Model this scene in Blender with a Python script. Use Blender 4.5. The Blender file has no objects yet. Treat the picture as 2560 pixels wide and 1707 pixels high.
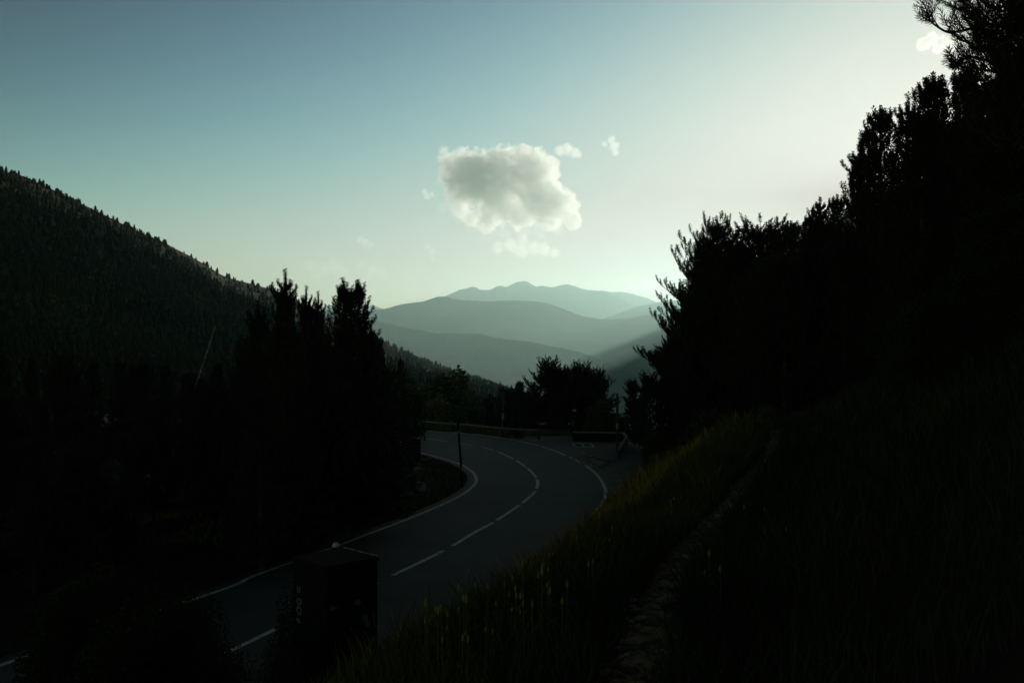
import bpy, bmesh, math, random
import numpy as np
from mathutils import Vector

S = bpy.context.scene
COL = S.collection
R = math.radians
F = 2560 * 35 / 36.0            # focal length in pixels of the 2560 px wide photograph
EYE = 6.4                       # camera height over the road

# ------------------------------------------------------------------ camera
cam = bpy.data.objects.new('camera', bpy.data.cameras.new('camera'))
COL.objects.link(cam)
cam.data.lens = 35.0
cam.data.sensor_width = 36.0
cam.data.clip_start = 0.1
cam.data.clip_end = 60000.0
cam.location = (0, 0, EYE)
cam.rotation_euler = (R(90), 0, 0)
S.camera = cam

# ------------------------------------------------------------------ world, sun, exposure
SUN_EL, SUN_AZ = 7.6, 26.0
world = bpy.data.worlds.new('World')
S.world = world
world.use_nodes = True
wn = world.node_tree
bg = wn.nodes['Background']
sky = wn.nodes.new('ShaderNodeTexSky')
sky.sky_type = 'NISHITA'
sky.sun_disc = False
sky.sun_elevation = R(SUN_EL)
sky.sun_rotation = R(SUN_AZ)
sky.air_density = 1.0
sky.dust_density = 0.8
sky.altitude = 1500
sep = wn.nodes.new('ShaderNodeSeparateColor')
comb = wn.nodes.new('ShaderNodeCombineColor')
wn.links.new(sky.outputs[0], sep.inputs[0])
# film-like response of the whole sky: a contrast power and a soft shoulder
GRADE = [(6.5, 20.0, 3.15), (5.4, 66.0, 4.2), (5.1, 78.0, 5.0)]   # top, gain, power
def wmath(op, a, b):
    m = wn.nodes.new('ShaderNodeMath'); m.operation = op
    for i, x in enumerate((a, b)):
        if isinstance(x, (int, float)): m.inputs[i].default_value = x
        else: wn.links.new(x, m.inputs[i])
    return m.outputs[0]
for i, (top, k, g) in enumerate(GRADE):
    s = wmath('MULTIPLY', sep.outputs[i], 0.1)
    s = wmath('MULTIPLY', wmath('POWER', s, g), k)
    d = wmath('DIVIDE', s, wmath('ADD', s, 1.0))
    wn.links.new(wmath('MULTIPLY', d, top), comb.inputs[i])
wn.links.new(comb.outputs[0], bg.inputs[0])
bg.inputs[1].default_value = 0.12

sun = bpy.data.objects.new('sun', bpy.data.lights.new('sun', 'SUN'))
COL.objects.link(sun)
sun.data.energy = 4.4
sun.data.angle = R(0.5)
sun.data.color = (1.0, 0.93, 0.80)
sd = Vector((math.sin(R(SUN_AZ)) * math.cos(R(SUN_EL)), math.cos(R(SUN_AZ)) * math.cos(R(SUN_EL)), math.sin(R(SUN_EL))))
sun.rotation_euler = sd.to_track_quat('Z', 'Y').to_euler()

S.view_settings.view_transform = 'Standard'
S.view_settings.look = 'None'
S.view_settings.exposure = 0.0
S.view_settings.gamma = 1.0
S.cycles.use_denoising = True
S.cycles.max_bounces = 6
S.cycles.diffuse_bounces = 2
S.cycles.glossy_bounces = 2
S.cycles.volume_bounces = 4
S.cycles.transparent_max_bounces = 8
S.cycles.volume_max_steps = 256

HAZE_DENSITY = 7.0e-5
HAZE_TOP, HAZE_BOTTOM = 800.0, -481.0

# ------------------------------------------------------------------ helpers
def G(u, v, z=0.0):
    """point of the level z seen at photo pixel u, v"""
    d = F * (EYE - z) / (v - 853.5)
    return ((u - 1280) / F * d, d, z)

def at(u, v, d):
    return ((u - 1280) / F * d, d, EYE + (853.5 - v) / F * d)

def tag(o, label=None, cat=None, group=None, kind=None):
    if label: o['label'] = label
    if cat: o['category'] = cat
    if group: o['group'] = group
    if kind: o['kind'] = kind
    return o

def mesh_np(name, V, Fa, nv):
    """mesh from arrays, all faces with nv corners"""
    V = np.asarray(V, np.float32).reshape(-1, 3)
    Fa = np.asarray(Fa, np.int32).reshape(-1, nv)
    me = bpy.data.meshes.new(name)
    me.vertices.add(len(V)); me.vertices.foreach_set('co', V.ravel())
    me.loops.add(Fa.size); me.loops.foreach_set('vertex_index', Fa.ravel())
    me.polygons.add(len(Fa))
    me.polygons.foreach_set('loop_start', np.arange(0, Fa.size, nv, dtype=np.int32))
    me.update(calc_edges=True)
    return me

def link(name, me, mat=None, parent=None, loc=None, smooth=False):
    o = bpy.data.objects.new(name, me)
    COL.objects.link(o)
    if mat and not me.materials: me.materials.append(mat)
    if parent: o.parent = parent
    if loc is not None: o.location = loc
    if smooth:
        me.polygons.foreach_set('use_smooth', np.ones(len(me.polygons), bool))
    return o

def empty(name, loc, label, cat, group=None, rz=0.0):
    o = bpy.data.objects.new(name, None)
    o.empty_display_size = 0.2
    COL.objects.link(o)
    o.location = loc; o.rotation_euler = (0, 0, rz)
    return tag(o, label, cat, group)

class MB:
    """collects simple solids into one mesh"""
    def __init__(s): s.bm = bmesh.new()
    def box(s, c, size, rz=0.0, bevel=0.0):
        r = bmesh.ops.create_cube(s.bm, size=1.0)
        vs = r['verts']
        ca, sa = math.cos(rz), math.sin(rz)
        for v in vs:
            x, y, z = v.co.x * size[0], v.co.y * size[1], v.co.z * size[2]
            v.co = (c[0] + x * ca - y * sa, c[1] + x * sa + y * ca, c[2] + z)
        if bevel:
            es = list({e for v in vs for e in v.link_edges})
            bmesh.ops.bevel(s.bm, geom=es, offset=bevel, segments=2, affect='EDGES')
        return s
    def tube(s, pts, rad, n=8):
        pts = [Vector(p) for p in pts]
        rings = []
        for i, p in enumerate(pts):
            t = (pts[min(i + 1, len(pts) - 1)] - pts[max(i - 1, 0)]).normalized()
            a = t.cross(Vector((0, 0, 1)) if abs(t.z) < .9 else Vector((1, 0, 0))).normalized()
            b = t.cross(a)
            r = rad[i] if isinstance(rad, (list, tuple)) else rad
            rings.append([s.bm.verts.new(p + (a * math.cos(k * 2 * math.pi / n) + b * math.sin(k * 2 * math.pi / n)) * r) for k in range(n)])
        for A, B in zip(rings, rings[1:]):
            for k in range(n):
                s.bm.faces.new((A[k], A[(k + 1) % n], B[(k + 1) % n], B[k]))
        s.bm.faces.new(rings[0][::-1]); s.bm.faces.new(rings[-1])
        return s
    def poly(s, pts, thick=None):
        vs = [s.bm.verts.new(p) for p in pts]
        s.bm.faces.new(vs)
        return s
    def build(s, name, mat, parent=None, loc=None, smooth=False):
        bmesh.ops.recalc_face_normals(s.bm, faces=s.bm.faces)
        me = bpy.data.meshes.new(name)
        s.bm.to_mesh(me); s.bm.free()
        return link(name, me, mat, parent, loc, smooth)

def snoise(x, y, seed=0, oct=4, scale=1.0):
    """smooth pseudo noise, about -1..1"""
    r = np.random.RandomState(seed)
    out = np.zeros_like(np.asarray(x, float)); amp = 1.0; f = 1.0 / scale; tot = 0
    for o in range(oct):
        for k in range(3):
            a = r.rand() * 6.28; p = r.rand() * 6.28; q = .7 + .6 * r.rand()
            out = out + amp / 1.7 * np.sin((x * math.cos(a) + y * math.sin(a)) * f * q * 2 * math.pi + p)
        tot += amp; amp *= .5; f *= 2.03
    return out / tot

# ------------------------------------------------------------------ materials
def mat(name, col, rough=.85, col2=None, nscale=5.0, detail=4.0, bump=0.0, spec=.3, obj_random=0.0, metal=0.0, contrast=(.35, .65), coords='Object'):
    m = bpy.data.materials.new(name); m.use_nodes = True
    n = m.node_tree; b = n.nodes['Principled BSDF']
    b.inputs['Roughness'].default_value = rough
    b.inputs['Specular IOR Level'].default_value = spec
    b.inputs['Metallic'].default_value = metal
    b.inputs['Base Color'].default_value = (*col, 1)
    out = None
    if col2 or bump:
        tc = n.nodes.new('ShaderNodeTexCoord')
        no = n.nodes.new('ShaderNodeTexNoise')
        no.inputs['Scale'].default_value = nscale; no.inputs['Detail'].default_value = detail
        no.inputs['Roughness'].default_value = .62
        n.links.new(tc.outputs[coords], no.inputs['Vector'])
    if col2:
        r = n.nodes.new('ShaderNodeValToRGB')
        r.color_ramp.elements[0].position = contrast[0]; r.color_ramp.elements[1].position = contrast[1]
        r.color_ramp.elements[0].color = (*col, 1); r.color_ramp.elements[1].color = (*col2, 1)
        n.links.new(no.outputs['Fac'], r.inputs[0]); out = r.outputs[0]
    if obj_random:
        oi = n.nodes.new('ShaderNodeObjectInfo')
        hs = n.nodes.new('ShaderNodeHueSaturation')
        mr = n.nodes.new('ShaderNodeMapRange')
        mr.inputs[3].default_value = 1 - obj_random; mr.inputs[4].default_value = 1 + obj_random
        n.links.new(oi.outputs['Random'], mr.inputs[0]); n.links.new(mr.outputs[0], hs.inputs['Value'])
        if out: n.links.new(out, hs.inputs['Color'])
        else: hs.inputs['Color'].default_value = (*col, 1)
        out = hs.outputs[0]
    if out: n.links.new(out, b.inputs['Base Color'])
    if bump:
        bp = n.nodes.new('ShaderNodeBump'); bp.inputs['Strength'].default_value = bump; bp.inputs['Distance'].default_value = .05
        n.links.new(no.outputs['Fac'], bp.inputs['Height']); n.links.new(bp.outputs[0], b.inputs['Normal'])
    return m

M = dict(
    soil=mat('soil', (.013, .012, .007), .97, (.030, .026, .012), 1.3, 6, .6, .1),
    asphalt=mat('asphalt', (.038, .043, .042), .9, (.066, .068, .064), .45, 9, .15, .25),
    layby=mat('layby', (.060, .058, .050), .95, (.14, .13, .105), .9, 8, .5, .2),
    paint=mat('road_paint', (.62, .62, .58), .85, (.16, .165, .155), 3.5, 9, .1, .2, contrast=(.47, .70)),
    path=mat('path_dirt', (.060, .043, .018), .97, (.26, .195, .095), 7.0, 9, 1.0, .1),
    stone=mat('stone', (.13, .10, .060), .95, (.25, .205, .13), 6.0, 6, .5, .25, obj_random=.35),
    rock=mat('rock', (.12, .115, .09), .92, (.26, .24, .19), 2.2, 7, .8, .2),
    needles=mat('needles', (.018, .026, .011), .75, (.034, .046, .018), .9, 3, 0, .15, obj_random=.2),
    bark=mat('bark', (.035, .026, .019), .95, (.075, .052, .036), 4.0, 5, .5, .1),
    leaves=mat('leaves', (.028, .045, .012), .7, (.070, .088, .022), 1.1, 4, 0, .2, obj_random=.2),
    leaves_y=mat('leaves_yellow', (.075, .085, .020), .75, (.14, .125, .028), .9, 4, 0, .15, obj_random=.25),
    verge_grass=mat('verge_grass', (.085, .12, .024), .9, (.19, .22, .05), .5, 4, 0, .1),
    undergrowth=mat('undergrowth', (.016, .026, .010), .95, (.040, .050, .018), .7, 4, 0, .05),  # darkened grass green, shade of slope and near verge put into the colour
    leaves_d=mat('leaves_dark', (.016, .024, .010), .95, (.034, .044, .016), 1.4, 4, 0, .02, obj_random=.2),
    hill=mat('hillside', (.020, .024, .012), .97, (.042, .042, .018), .02, 6, 0, .05),
    far_conifer=mat('far_conifer', (.017, .025, .012), .9, (.038, .045, .018), .011, 4, 0, .05, obj_random=.25),
    far_leaf=mat('far_leaf', (.075, .085, .022), .9, (.14, .13, .035), .02, 4, 0, .05, obj_random=.25),
    meadow=mat('meadow', (.030, .034, .018), .97, (.052, .052, .028), .03, 6, 0, .05),
    mountain=mat('mountain', (.030, .038, .024), .97, (.075, .075, .045), .0022, 8, 0, .05),
    dry_grass=mat('dry_grass', (.105, .078, .012), .85, (.25, .175, .030), .6, 4, 0, .15),
    green_grass=mat('green_grass', (.026, .042, .010), .85, (.075, .080, .018), .5, 4, 0, .15),
    flower=mat('flower', (.21, .20, .02), .9, (.13, .155, .024), 30, 3, 0, .2, obj_random=.25),
    stem=mat('stem', (.05, .075, .018), .8),
    wood=mat('weathered_wood', (.055, .042, .03), .9, (.11, .088, .064), 7, 6, .3, .2),
    pale_wood=mat('pale_wood', (.20, .17, .13), .85, (.32, .28, .22), 9, 5, .3, .25),
    steel=mat('galvanised_steel', (.34, .35, .35), .5, (.48, .49, .48), 6, 5, .05, .5, metal=.6),
    dark_metal=mat('dark_metal', (.007, .008, .008), .95, (.014, .015, .013), 5, 5, .05, .04),
    black=mat('black_paint', (.006, .0065, .0065), .95, (.011, .011, .010), 6, 5, 0, .04),
    white=mat('white_plastic', (.50, .53, .52), .6, (.40, .43, .41), 12, 4, 0, .4),
    pale_print=mat('pale_print', (.03, .075, .072), .9, (.09, .16, .155), 11, 6, 0, .2),
    sign=mat('sign_face', (.36, .37, .36), .8, (.26, .27, .26), 8, 5, 0, .3),
    yellow=mat('yellow_paint', (.50, .36, .05), .7),
    birch=mat('pale_bark', (.40, .37, .31), .9, (.10, .09, .075), 3.5, 5, .2, .2, contrast=(.45, .6)),
    concrete=mat('dark_concrete', (.05, .05, .045), .95, (.09, .088, .078), 2.5, 7, .4, .15),
)

# ------------------------------------------------------------------ ground shape
def cat(pts, n=12):
    """Catmull-Rom through 2-D points"""
    P = [np.array(p[:2], float) for p in pts]
    P = [2 * P[0] - P[1]] + P + [2 * P[-1] - P[-2]]
    out = []
    for i in range(1, len(P) - 2):
        a, b, c, d = P[i - 1:i + 3]
        for k in range(n):
            t = k / n
            out.append(.5 * (2 * b + (c - a) * t + (2 * a - 5 * b + 4 * c - d) * t * t + (3 * b - a - 3 * c + d) * t ** 3))
    out.append(P[-2])
    return np.array(out)

# painted lines as read from the photograph's pixels, on the level z = 0
inner_px = [(0, 1663), (150, 1608), (565, 1470), (640, 1437), (840, 1365), (900, 1342), (1000, 1304.5), (1055, 1282.5), (1115, 1256.5), (1148, 1240), (1170, 1226), (1186, 1211), (1191, 1199), (1186, 1185), (1173, 1173), (1151, 1160.5), (1123, 1151), (1096, 1142.7), (1054, 1132)]
centre_px = [(620, 1605), (710, 1562), (955, 1450), (1110, 1375), (1189, 1329), (1238.5, 1302), (1304, 1258), (1334.5, 1232), (1342, 1219), (1344, 1204), (1338, 1190), (1318, 1170), (1288, 1149.5), (1238.5, 1127), (1192, 1115), (1153.5, 1109), (1096, 1100), (1031.5, 1092)]
outer_px = [(1514, 1228), (1510, 1215), (1502, 1199), (1488, 1182.4), (1466, 1164.6), (1438.7, 1149), (1389, 1127.6), (1356.5, 1116.6), (1315, 1106), (1274, 1098), (1247, 1094), (1214, 1088.6), (1175.5, 1085), (1137, 1081.5), (1096, 1079.6)]
inner_pts = [(-22, -14), (-15.2, 6.5)] + [G(*p)[:2] for p in inner_px] + [(-7.2, 60.6), (-12.5, 66.5), (-22, 73), (-40, 80)]
centre_pts = [(-18.2, -15.5), (-11.2, 5.5), (-8.4, 13.6)] + [G(*p)[:2] for p in centre_px] + [(-9.3, 69.4), (-14, 73.0), (-23, 78), (-41, 85)]
outer_pts = [(-14.6, -17), (-7.6, 4.6), (-4.9, 12.4), (-2.3, 20), (.9, 29.2), (2.7, 35.6), (3.7, 40.2)] + [G(*p)[:2] for p in outer_px] + [(-8.3, 73.2), (-14.5, 77.6), (-24, 82.2), (-42, 89.5)]
inner_c, centre_c, outer_c = cat(inner_pts), cat(centre_pts), cat(outer_pts)

FY = [-30, 3, 15, 20, 25, 30, 37, 44, 47, 53, 58, 64, 70, 100, 160, 230]
FX = [-20, -8.0, -4.0, -1.9, .1, 2.0, 3.9, 5.2, 6.0, 7.0, 8.0, 9.0, 10, 15, 26, 40]
TY = [-30, 0, 3, 6.2, 8, 10.6, 13.4, 17.6, 23, 32, 44, 55, 70, 100, 160, 230]
TX = [-3, -.3, .2, .9, 1.54, 2.42, 3.45, 4.66, 6.1, 8.5, 11.2, 13.3, 15.5, 25, 42, 60]
EX = [-400, -60, -42, -24, -14, -8, -5, 0, 3, 9, 30, 400]
EY = [142, 102, 96, 89.5, 84.5, 81, 77.5, 73, 71, 69.5, 71, 90]

BY = [-30, 17.5, 22, 30, 44, 60, 75, 110, 230]
BH = [4.8, 4.8, 4.42, 3.55, 2.35, 1.1, .5, .2, 0]
def H(x, y):
    x = np.asarray(x, float); y = np.asarray(y, float)
    xf = np.interp(y, FY, FX); xt = np.interp(y, TY, TX)
    t = np.clip((x - xf) / (xt - .45 - xf), 0, 1)
    bh = np.interp(y, BY, BH)
    bank = bh * (t * t * (3 - 2 * t) * .55 + t * .45)
    hill = bh + .52 * np.clip(x - xt - .5, 0, 45) + .10 * np.clip(x - xt - 45.5, 0, 200)
    z = np.where(x > xt - .45, np.where(x > xt + .5, hill, bh), bank)
    rough = np.clip((x - xf) / 2.0, 0, 1) * np.clip(np.abs(x - xt) / .8, 0.12, 1)
    z = z + rough * (.10 * snoise(x, y, 3, 3, 2.2) + .22 * snoise(x, y, 4, 2, 9.0))
    # inside the bend and further left
    xi = np.interp(y, inner_c[:, 1], inner_c[:, 0])
    lft = np.clip((xi - 1.2 - x) / 6.0, 0, 1)
    z = np.where(x < xf, -.07 + lft * (.25 + .35 * snoise(x, y, 7, 3, 7.0)) - .012 * np.clip(xi - x - 10, 0, 200), z)
    # falls away beyond the far edge of the road
    e = np.interp(x, EX, EY)
    dr = np.clip(y - e, 0, 400)
    keep = np.clip((x - xf) / 6.0, 0, 1)
    fall = .5 * np.minimum(dr, 30) + .16 * np.clip(dr - 30, 0, 400)
    return z - fall * (1 - .75 * keep) - .05 * (dr > 0)

def grid(name, xs, ys, fz, material):
    X, Y = np.meshgrid(xs, ys)
    V = np.c_[X.ravel(), Y.ravel(), fz(X, Y).ravel()]
    nx, ny = len(xs), len(ys)
    i = (np.arange(ny - 1)[:, None] * nx + np.arange(nx - 1)[None]).ravel()
    return link(name, mesh_np(name, V, np.c_[i, i + 1, i + nx + 1, i + nx], 4), material, smooth=True)

xs = np.unique(np.concatenate([np.linspace(-260, -30, 50), np.linspace(-30, -9, 45), np.linspace(-9, 16, 130), np.linspace(16, 40, 40), np.linspace(40, 190, 30)]))
ys = np.unique(np.concatenate([np.linspace(-60, 1, 25), np.linspace(1, 30, 130), np.linspace(30, 80, 110), np.linspace(80, 260, 60)]))
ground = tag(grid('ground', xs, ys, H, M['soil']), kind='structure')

def ribbon(a, b, z, name, material, parent=None, nx=1):
    n = len(a)
    V = []
    for k in range(nx + 1):
        t = k / nx
        P = a * (1 - t) + b * t
        V.append(np.c_[P, np.full(n, z)])
    V = np.concatenate(V)
    Fa = []
    for k in range(nx):
        i = k * n + np.arange(n - 1)
        Fa.append(np.c_[i, i + n, i + n + 1, i + 1])
    return link(name, mesh_np(name, V, np.concatenate(Fa), 4), material, parent)

def resample(c, n):
    s = np.r_[0, np.cumsum(np.linalg.norm(np.diff(c, axis=0), axis=1))]
    t = np.linspace(0, s[-1], n)
    return np.c_[np.interp(t, s, c[:, 0]), np.interp(t, s, c[:, 1])], s[-1]

def normals2(c):
    t = np.gradient(c, axis=0); t /= np.linalg.norm(t, axis=1)[:, None]
    return np.c_[-t[:, 1], t[:, 0]]

ci, _ = resample(inner_c, 400); co, _ = resample(outer_c, 400)
road = tag(ribbon(ci + normals2(ci) * .40, co - normals2(co) * .40, 0.0, 'road', M['asphalt'], nx=4), kind='structure')
def stripe(c, w, z, name):
    nn = normals2(c)
    return ribbon(c + nn * w / 2, c - nn * w / 2, z, name, M['paint'], road)
stripe(resample(inner_c, 500)[0], .15, .004, 'edge_line')
# the outer line has a few short breaks where the lay-by joins it
oc, ol = resample(outer_c, 900)
brk = [(1347, 1353), (1415, 1421), (1433, 1437)]
def pxu(p): return 1280 + F * p[0] / p[1]
cut = [i for i, p in enumerate(oc) if p[1] > 40 and any(a < pxu(p) < b for a, b in brk) and p[0] > .5]
segs, cur = [], []
for i in range(len(oc)):
    if i in cut:
        if len(cur) > 3: segs.append(cur)
        cur = []
    else: cur.append(i)
segs.append(cur)
for sgm in segs: stripe(oc[sgm], .15, .004, 'edge_line')
# centre dashes, cut at the gaps seen in the photograph
cc, cl = resample(centre_c, 1600)
cs = np.linspace(0, cl, 1600)
def s_of(u, v):
    g = np.array(G(u, v)[:2]); return cs[np.argmin(((cc - g) ** 2).sum(1))]
gaps = [s_of(u, v) for u, v in [(958, 1447), (1122, 1369), (1237, 1303.5), (1302, 1259), (1340, 1224), (1341, 1196), (1317, 1169), (1287, 1149), (1239, 1127.5), (1193, 1115.3), (1134, 1106)]]
gl = [.9, .75, .5, .55, .75, .6, .45, .7, 1.0, 1.0, 1.3]
first = gaps[0]
while first > 4:
    first -= 4.6; gaps.insert(0, first); gl.insert(0, .8)
last = gaps[-1]
while last < cl - 6:
    last += 5.2; gaps.append(last); gl.append(1.2)
edges = [0.0]
for g, w in zip(gaps, gl): edges += [g - w / 2, g + w / 2]
edges.append(cl)
for a, b in zip(edges[0::2], edges[1::2]):
    if b - a < .3: continue
    idx = np.linspace(a, b, max(4, int((b - a) / .25)))
    seg = np.c_[np.interp(idx, cs, cc[:, 0]), np.interp(idx, cs, cc[:, 1])]
    stripe(seg, .14, .004, 'centre_dash')

# lay-by right of the bend
lay_in = oc[(oc[:, 1] > 42) & (oc[:, 0] > -.5)] + 0
nl = normals2(lay_in)
lay_a = lay_in - nl * .36
right = cat([(5.1, 42.0), (5.6, 45), (6.6, 50), (7.4, 56), (8.2, 61), (8.4, 65.8), (6, 67.3), (2.5, 67.6), (0, 69.6)], 20)
lay_b, _ = resample(right, len(lay_a))
layby = tag(ribbon(lay_a, lay_b, -.006, 'layby', M['layby'], nx=8), kind='structure')
# pale worn outline painted near the low barrier
x0, y0, _ = G(1437, 1117); x1, y1, _ = G(1477, 1108)
mb = MB()
for a, b in (((x0, y0), (x1, y0)), ((x0, y1), (x1, y1)), ((x0, y0), (x0, y1)), ((x1, y0), (x1, y1)), (((x0 + x1) / 2, y0), ((x0 + x1) / 2, y1))):
    mb.box(((a[0] + b[0]) / 2, (a[1] + b[1]) / 2, .004), (abs(a[0] - b[0]) + .09, abs(a[1] - b[1]) + .09, .012))
mb.build('painted_box', M['paint'], layby)
# broken asphalt plates of the lay-by
rnd = random.Random(5)
for k in range(26):
    u = rnd.uniform(1446, 1530); v = rnd.uniform(1138, 1166) + (u - 1490) * .12
    x, y, _ = G(u, v)
    n = rnd.randint(5, 7); r = rnd.uniform(.12, .34)
    b2 = bmesh.new()
    ring = [(x + r * rnd.uniform(.7, 1.2) * math.cos(q * 6.283 / n), y + 1.6 * r * rnd.uniform(.7, 1.2) * math.sin(q * 6.283 / n)) for q in range(n)]
    lo = [b2.verts.new((p[0], p[1], -.03)) for p in ring]
    tz = [rnd.uniform(.02, .06) for p in ring]
    hi = [b2.verts.new((p[0] * .93 + x * .07, p[1] * .93 + y * .07, h)) for p, h in zip(ring, tz)]
    b2.faces.new(hi)
    for q in range(n): b2.faces.new((lo[q], lo[(q + 1) % n], hi[(q + 1) % n], hi[q]))
    me = bpy.data.meshes.new('asphalt_plate'); b2.to_mesh(me); b2.free()
    link('asphalt_plate', me, M['stone'], layby)

# footpath along the top of the bank
py = np.linspace(1.5, 34, 520)
px_ = np.interp(py, TY, TX) + .05 * np.sin(py * 1.3)
pw = np.interp(py, [1.5, 8, 20, 34], [.17, .165, .175, .19]) * (1 + .25 * np.sin(py * 2.1) * np.cos(py * .9))
Vp, Fp = [], []
eL = 1 + .45 * snoise(py, py * 0, 71, 4, .9); eR = 1 + .45 * snoise(py, py * 0, 72, 4, .9)
hm_ = .012 * snoise(py, py * 0, 73, 3, .25)
for i, y in enumerate(py):
    for k, o in enumerate((-1.25, -.6, 0, .6, 1.25)):
        xx = px_[i] + o * pw[i] * (eL[i] if o < 0 else eR[i])
        Vp.append((xx, y, float(H(xx, y)) + (.034 + hm_[i] * (1 + o) if abs(o) < 1 else -.03)))
    if i:
        for k in range(4):
            a = (i - 1) * 5 + k
            Fp.append((a, a + 1, a + 6, a + 5))
footpath = tag(link('footpath', mesh_np('footpath', Vp, Fp, 4), M['path'], smooth=True), kind='structure')
def stone_mesh(seed, flat=.35):
    r = random.Random(seed); b = bmesh.new()
    bmesh.ops.create_icosphere(b, subdivisions=1, radius=1.0)
    for v in b.verts:
        v.co *= r.uniform(.72, 1.15); v.co.z *= flat
    me = bpy.data.meshes.new('stone'); b.to_mesh(me); b.free()
    me.materials.append(M['stone']); return me
stones = [stone_mesh(i) for i in range(6)]
rnd = random.Random(11)
for k in range(230):
    y = 4.3 + 16 * rnd.random() ** 1.7
    x = np.interp(y, TY, TX) + .05 * math.sin(y * 1.3) + rnd.gauss(0, .09)
    o = link('stone', stones[k % 6], None, footpath)
    s = rnd.choice((.012, .016, .02, .024, .035))
    o.location = (x, y, float(H(x, y)) + .040); o.scale = (s * rnd.uniform(.9, 1.6), s, s); o.rotation_euler = (rnd.uniform(-.2, .2), rnd.uniform(-.2, .2), rnd.uniform(0, 6.28))

# loose gravel of the path, too fine to pick apart
pr = np.random.RandomState(33); ng = 3200
gy = 3.4 + 26 * pr.rand(ng) ** 1.5; gx = np.interp(gy, TY, TX) + .05 * np.sin(gy * 1.3) + pr.normal(0, .10, ng)
gz = H(gx, gy) + .035; gs = (.005 + .010 * pr.rand(ng) ** 2) * (1 + gy * .03)
octa = np.array([(1.3, 0, 0), (0, 1, 0), (-1.2, .2, 0), (0, -1, .1), (0, 0, .6), (.1, 0, -.5)], float)
of = np.array([(0, 1, 4), (1, 2, 4), (2, 3, 4), (3, 0, 4), (1, 0, 5), (2, 1, 5), (3, 2, 5), (0, 3, 5)])
gv = np.stack([gx, gy, gz], 1)[:, None] + octa[None] * gs[:, None, None] * (1 + .4 * pr.normal(0, .5, (ng, 6, 1)))
tag(link('gravel', mesh_np('gravel', gv.reshape(-1, 3), (of[None] + (np.arange(ng) * 6)[:, None, None]).reshape(-1, 3), 3), M['stone']), kind='stuff')

# ------------------------------------------------------------------ valley, hillside, far mountains
tag(grid('valley_floor', np.linspace(-8800, 8800, 60), np.linspace(-250, 13500, 60), lambda x, y: -470 + 6 * snoise(x, y, 21, 3, 3000), M['mountain']), kind='structure')

ridge_px = [(-900, 150), (-400, 290), (-100, 385), (0, 425), (60, 442), (200, 507), (350, 582), (410, 606), (480, 643), (560, 692), (690, 727), (800, 790), (870, 815), (940, 845), (1050, 897), (1150, 937), (1215, 955), (1270, 972), (1350, 1000), (1500, 1040)]
ru = np.array([p[0] for p in ridge_px], float); rv = np.array([p[1] for p in ridge_px], float)
def hill_pt(u, t):
    """t 0 foot .. 1 ridge .. beyond 1 the back slope"""
    u = np.asarray(u, float); t = np.asarray(t, float)
    vr = np.interp(u, ru, rv)
    dr = np.interp(u, [-900, 0, 400, 700, 1000, 1300, 1500], [520, 620, 850, 1150, 1600, 1750, 1650])
    pw = np.interp(u, [550, 950], [.85, 1.3])
    d0 = 200.0
    tt = np.clip(t, 0, 1)
    d = d0 * (dr / d0) ** tt
    v = 1085 + (vr - 1085) * tt ** pw
    z = EYE + (853.5 - v) / F * d
    b = np.clip(t - 1, 0, 1)
    d = d + b * 700; z = z - 380 * b
    x = (u - 1280) / F * d
    z = z + 3.0 * snoise(x, d, 31, 3, 160.0) * np.clip(tt * 4, 0, 1) * np.clip((1.02 - tt) * 8, .15, 1)
    return x, d, np.maximum(z, -474.0)
U, T = np.meshgrid(np.linspace(-900, 1500, 150), np.concatenate([np.linspace(0, 1, 60), np.linspace(1.05, 2, 10)]))
hx, hy, hz = hill_pt(U, T)
nx, ny = U.shape[1], U.shape[0]
i = (np.arange(ny - 1)[:, None] * nx + np.arange(nx - 1)[None]).ravel()
tag(link('hillside', mesh_np('hillside', np.c_[hx.ravel(), hy.ravel(), hz.ravel()], np.c_[i, i + 1, i + nx + 1, i + nx], 4), M['hill'], smooth=True), kind='structure')
# bare meadow strip just below the ridge
def in_meadow(u, v):
    vr = np.interp(u, ru, rv)
    w = np.interp(u, [395, 430, 480, 560, 640, 690], [0, 8, 15, 20, 18, 0])
    o = np.interp(u, [395, 480, 560, 640, 690], [2, 5, 5, 9, 14])
    return (v - vr > o) & (v - vr < o + w)
mu = np.linspace(400, 690, 60); Vm, Fm = [], []
for iu, u in enumerate(mu):
    w = np.interp(u, [395, 430, 480, 560, 640, 690], [1, 8, 15, 20, 18, 1]); o = np.interp(u, [395, 480, 560, 640, 690], [2, 5, 5, 9, 14])
    vr = np.interp(u, ru, rv)
    for k in range(6):
        v = vr + o + w * k / 5
        t = ((1085 - v) / (1085 - vr)) ** (1 / np.interp(u, [550, 950], [.85, 1.3]))
        x, y, z = hill_pt(u, t)
        Vm.append((x, y, z + 1.2))
    if iu:
        for k in range(5):
            a = (iu - 1) * 6 + k; Fm.append((a, a + 1, a + 7, a + 6))
tag(link('meadow', mesh_np('meadow', Vm, Fm, 4), M['meadow'], smooth=True), kind='structure')

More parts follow.
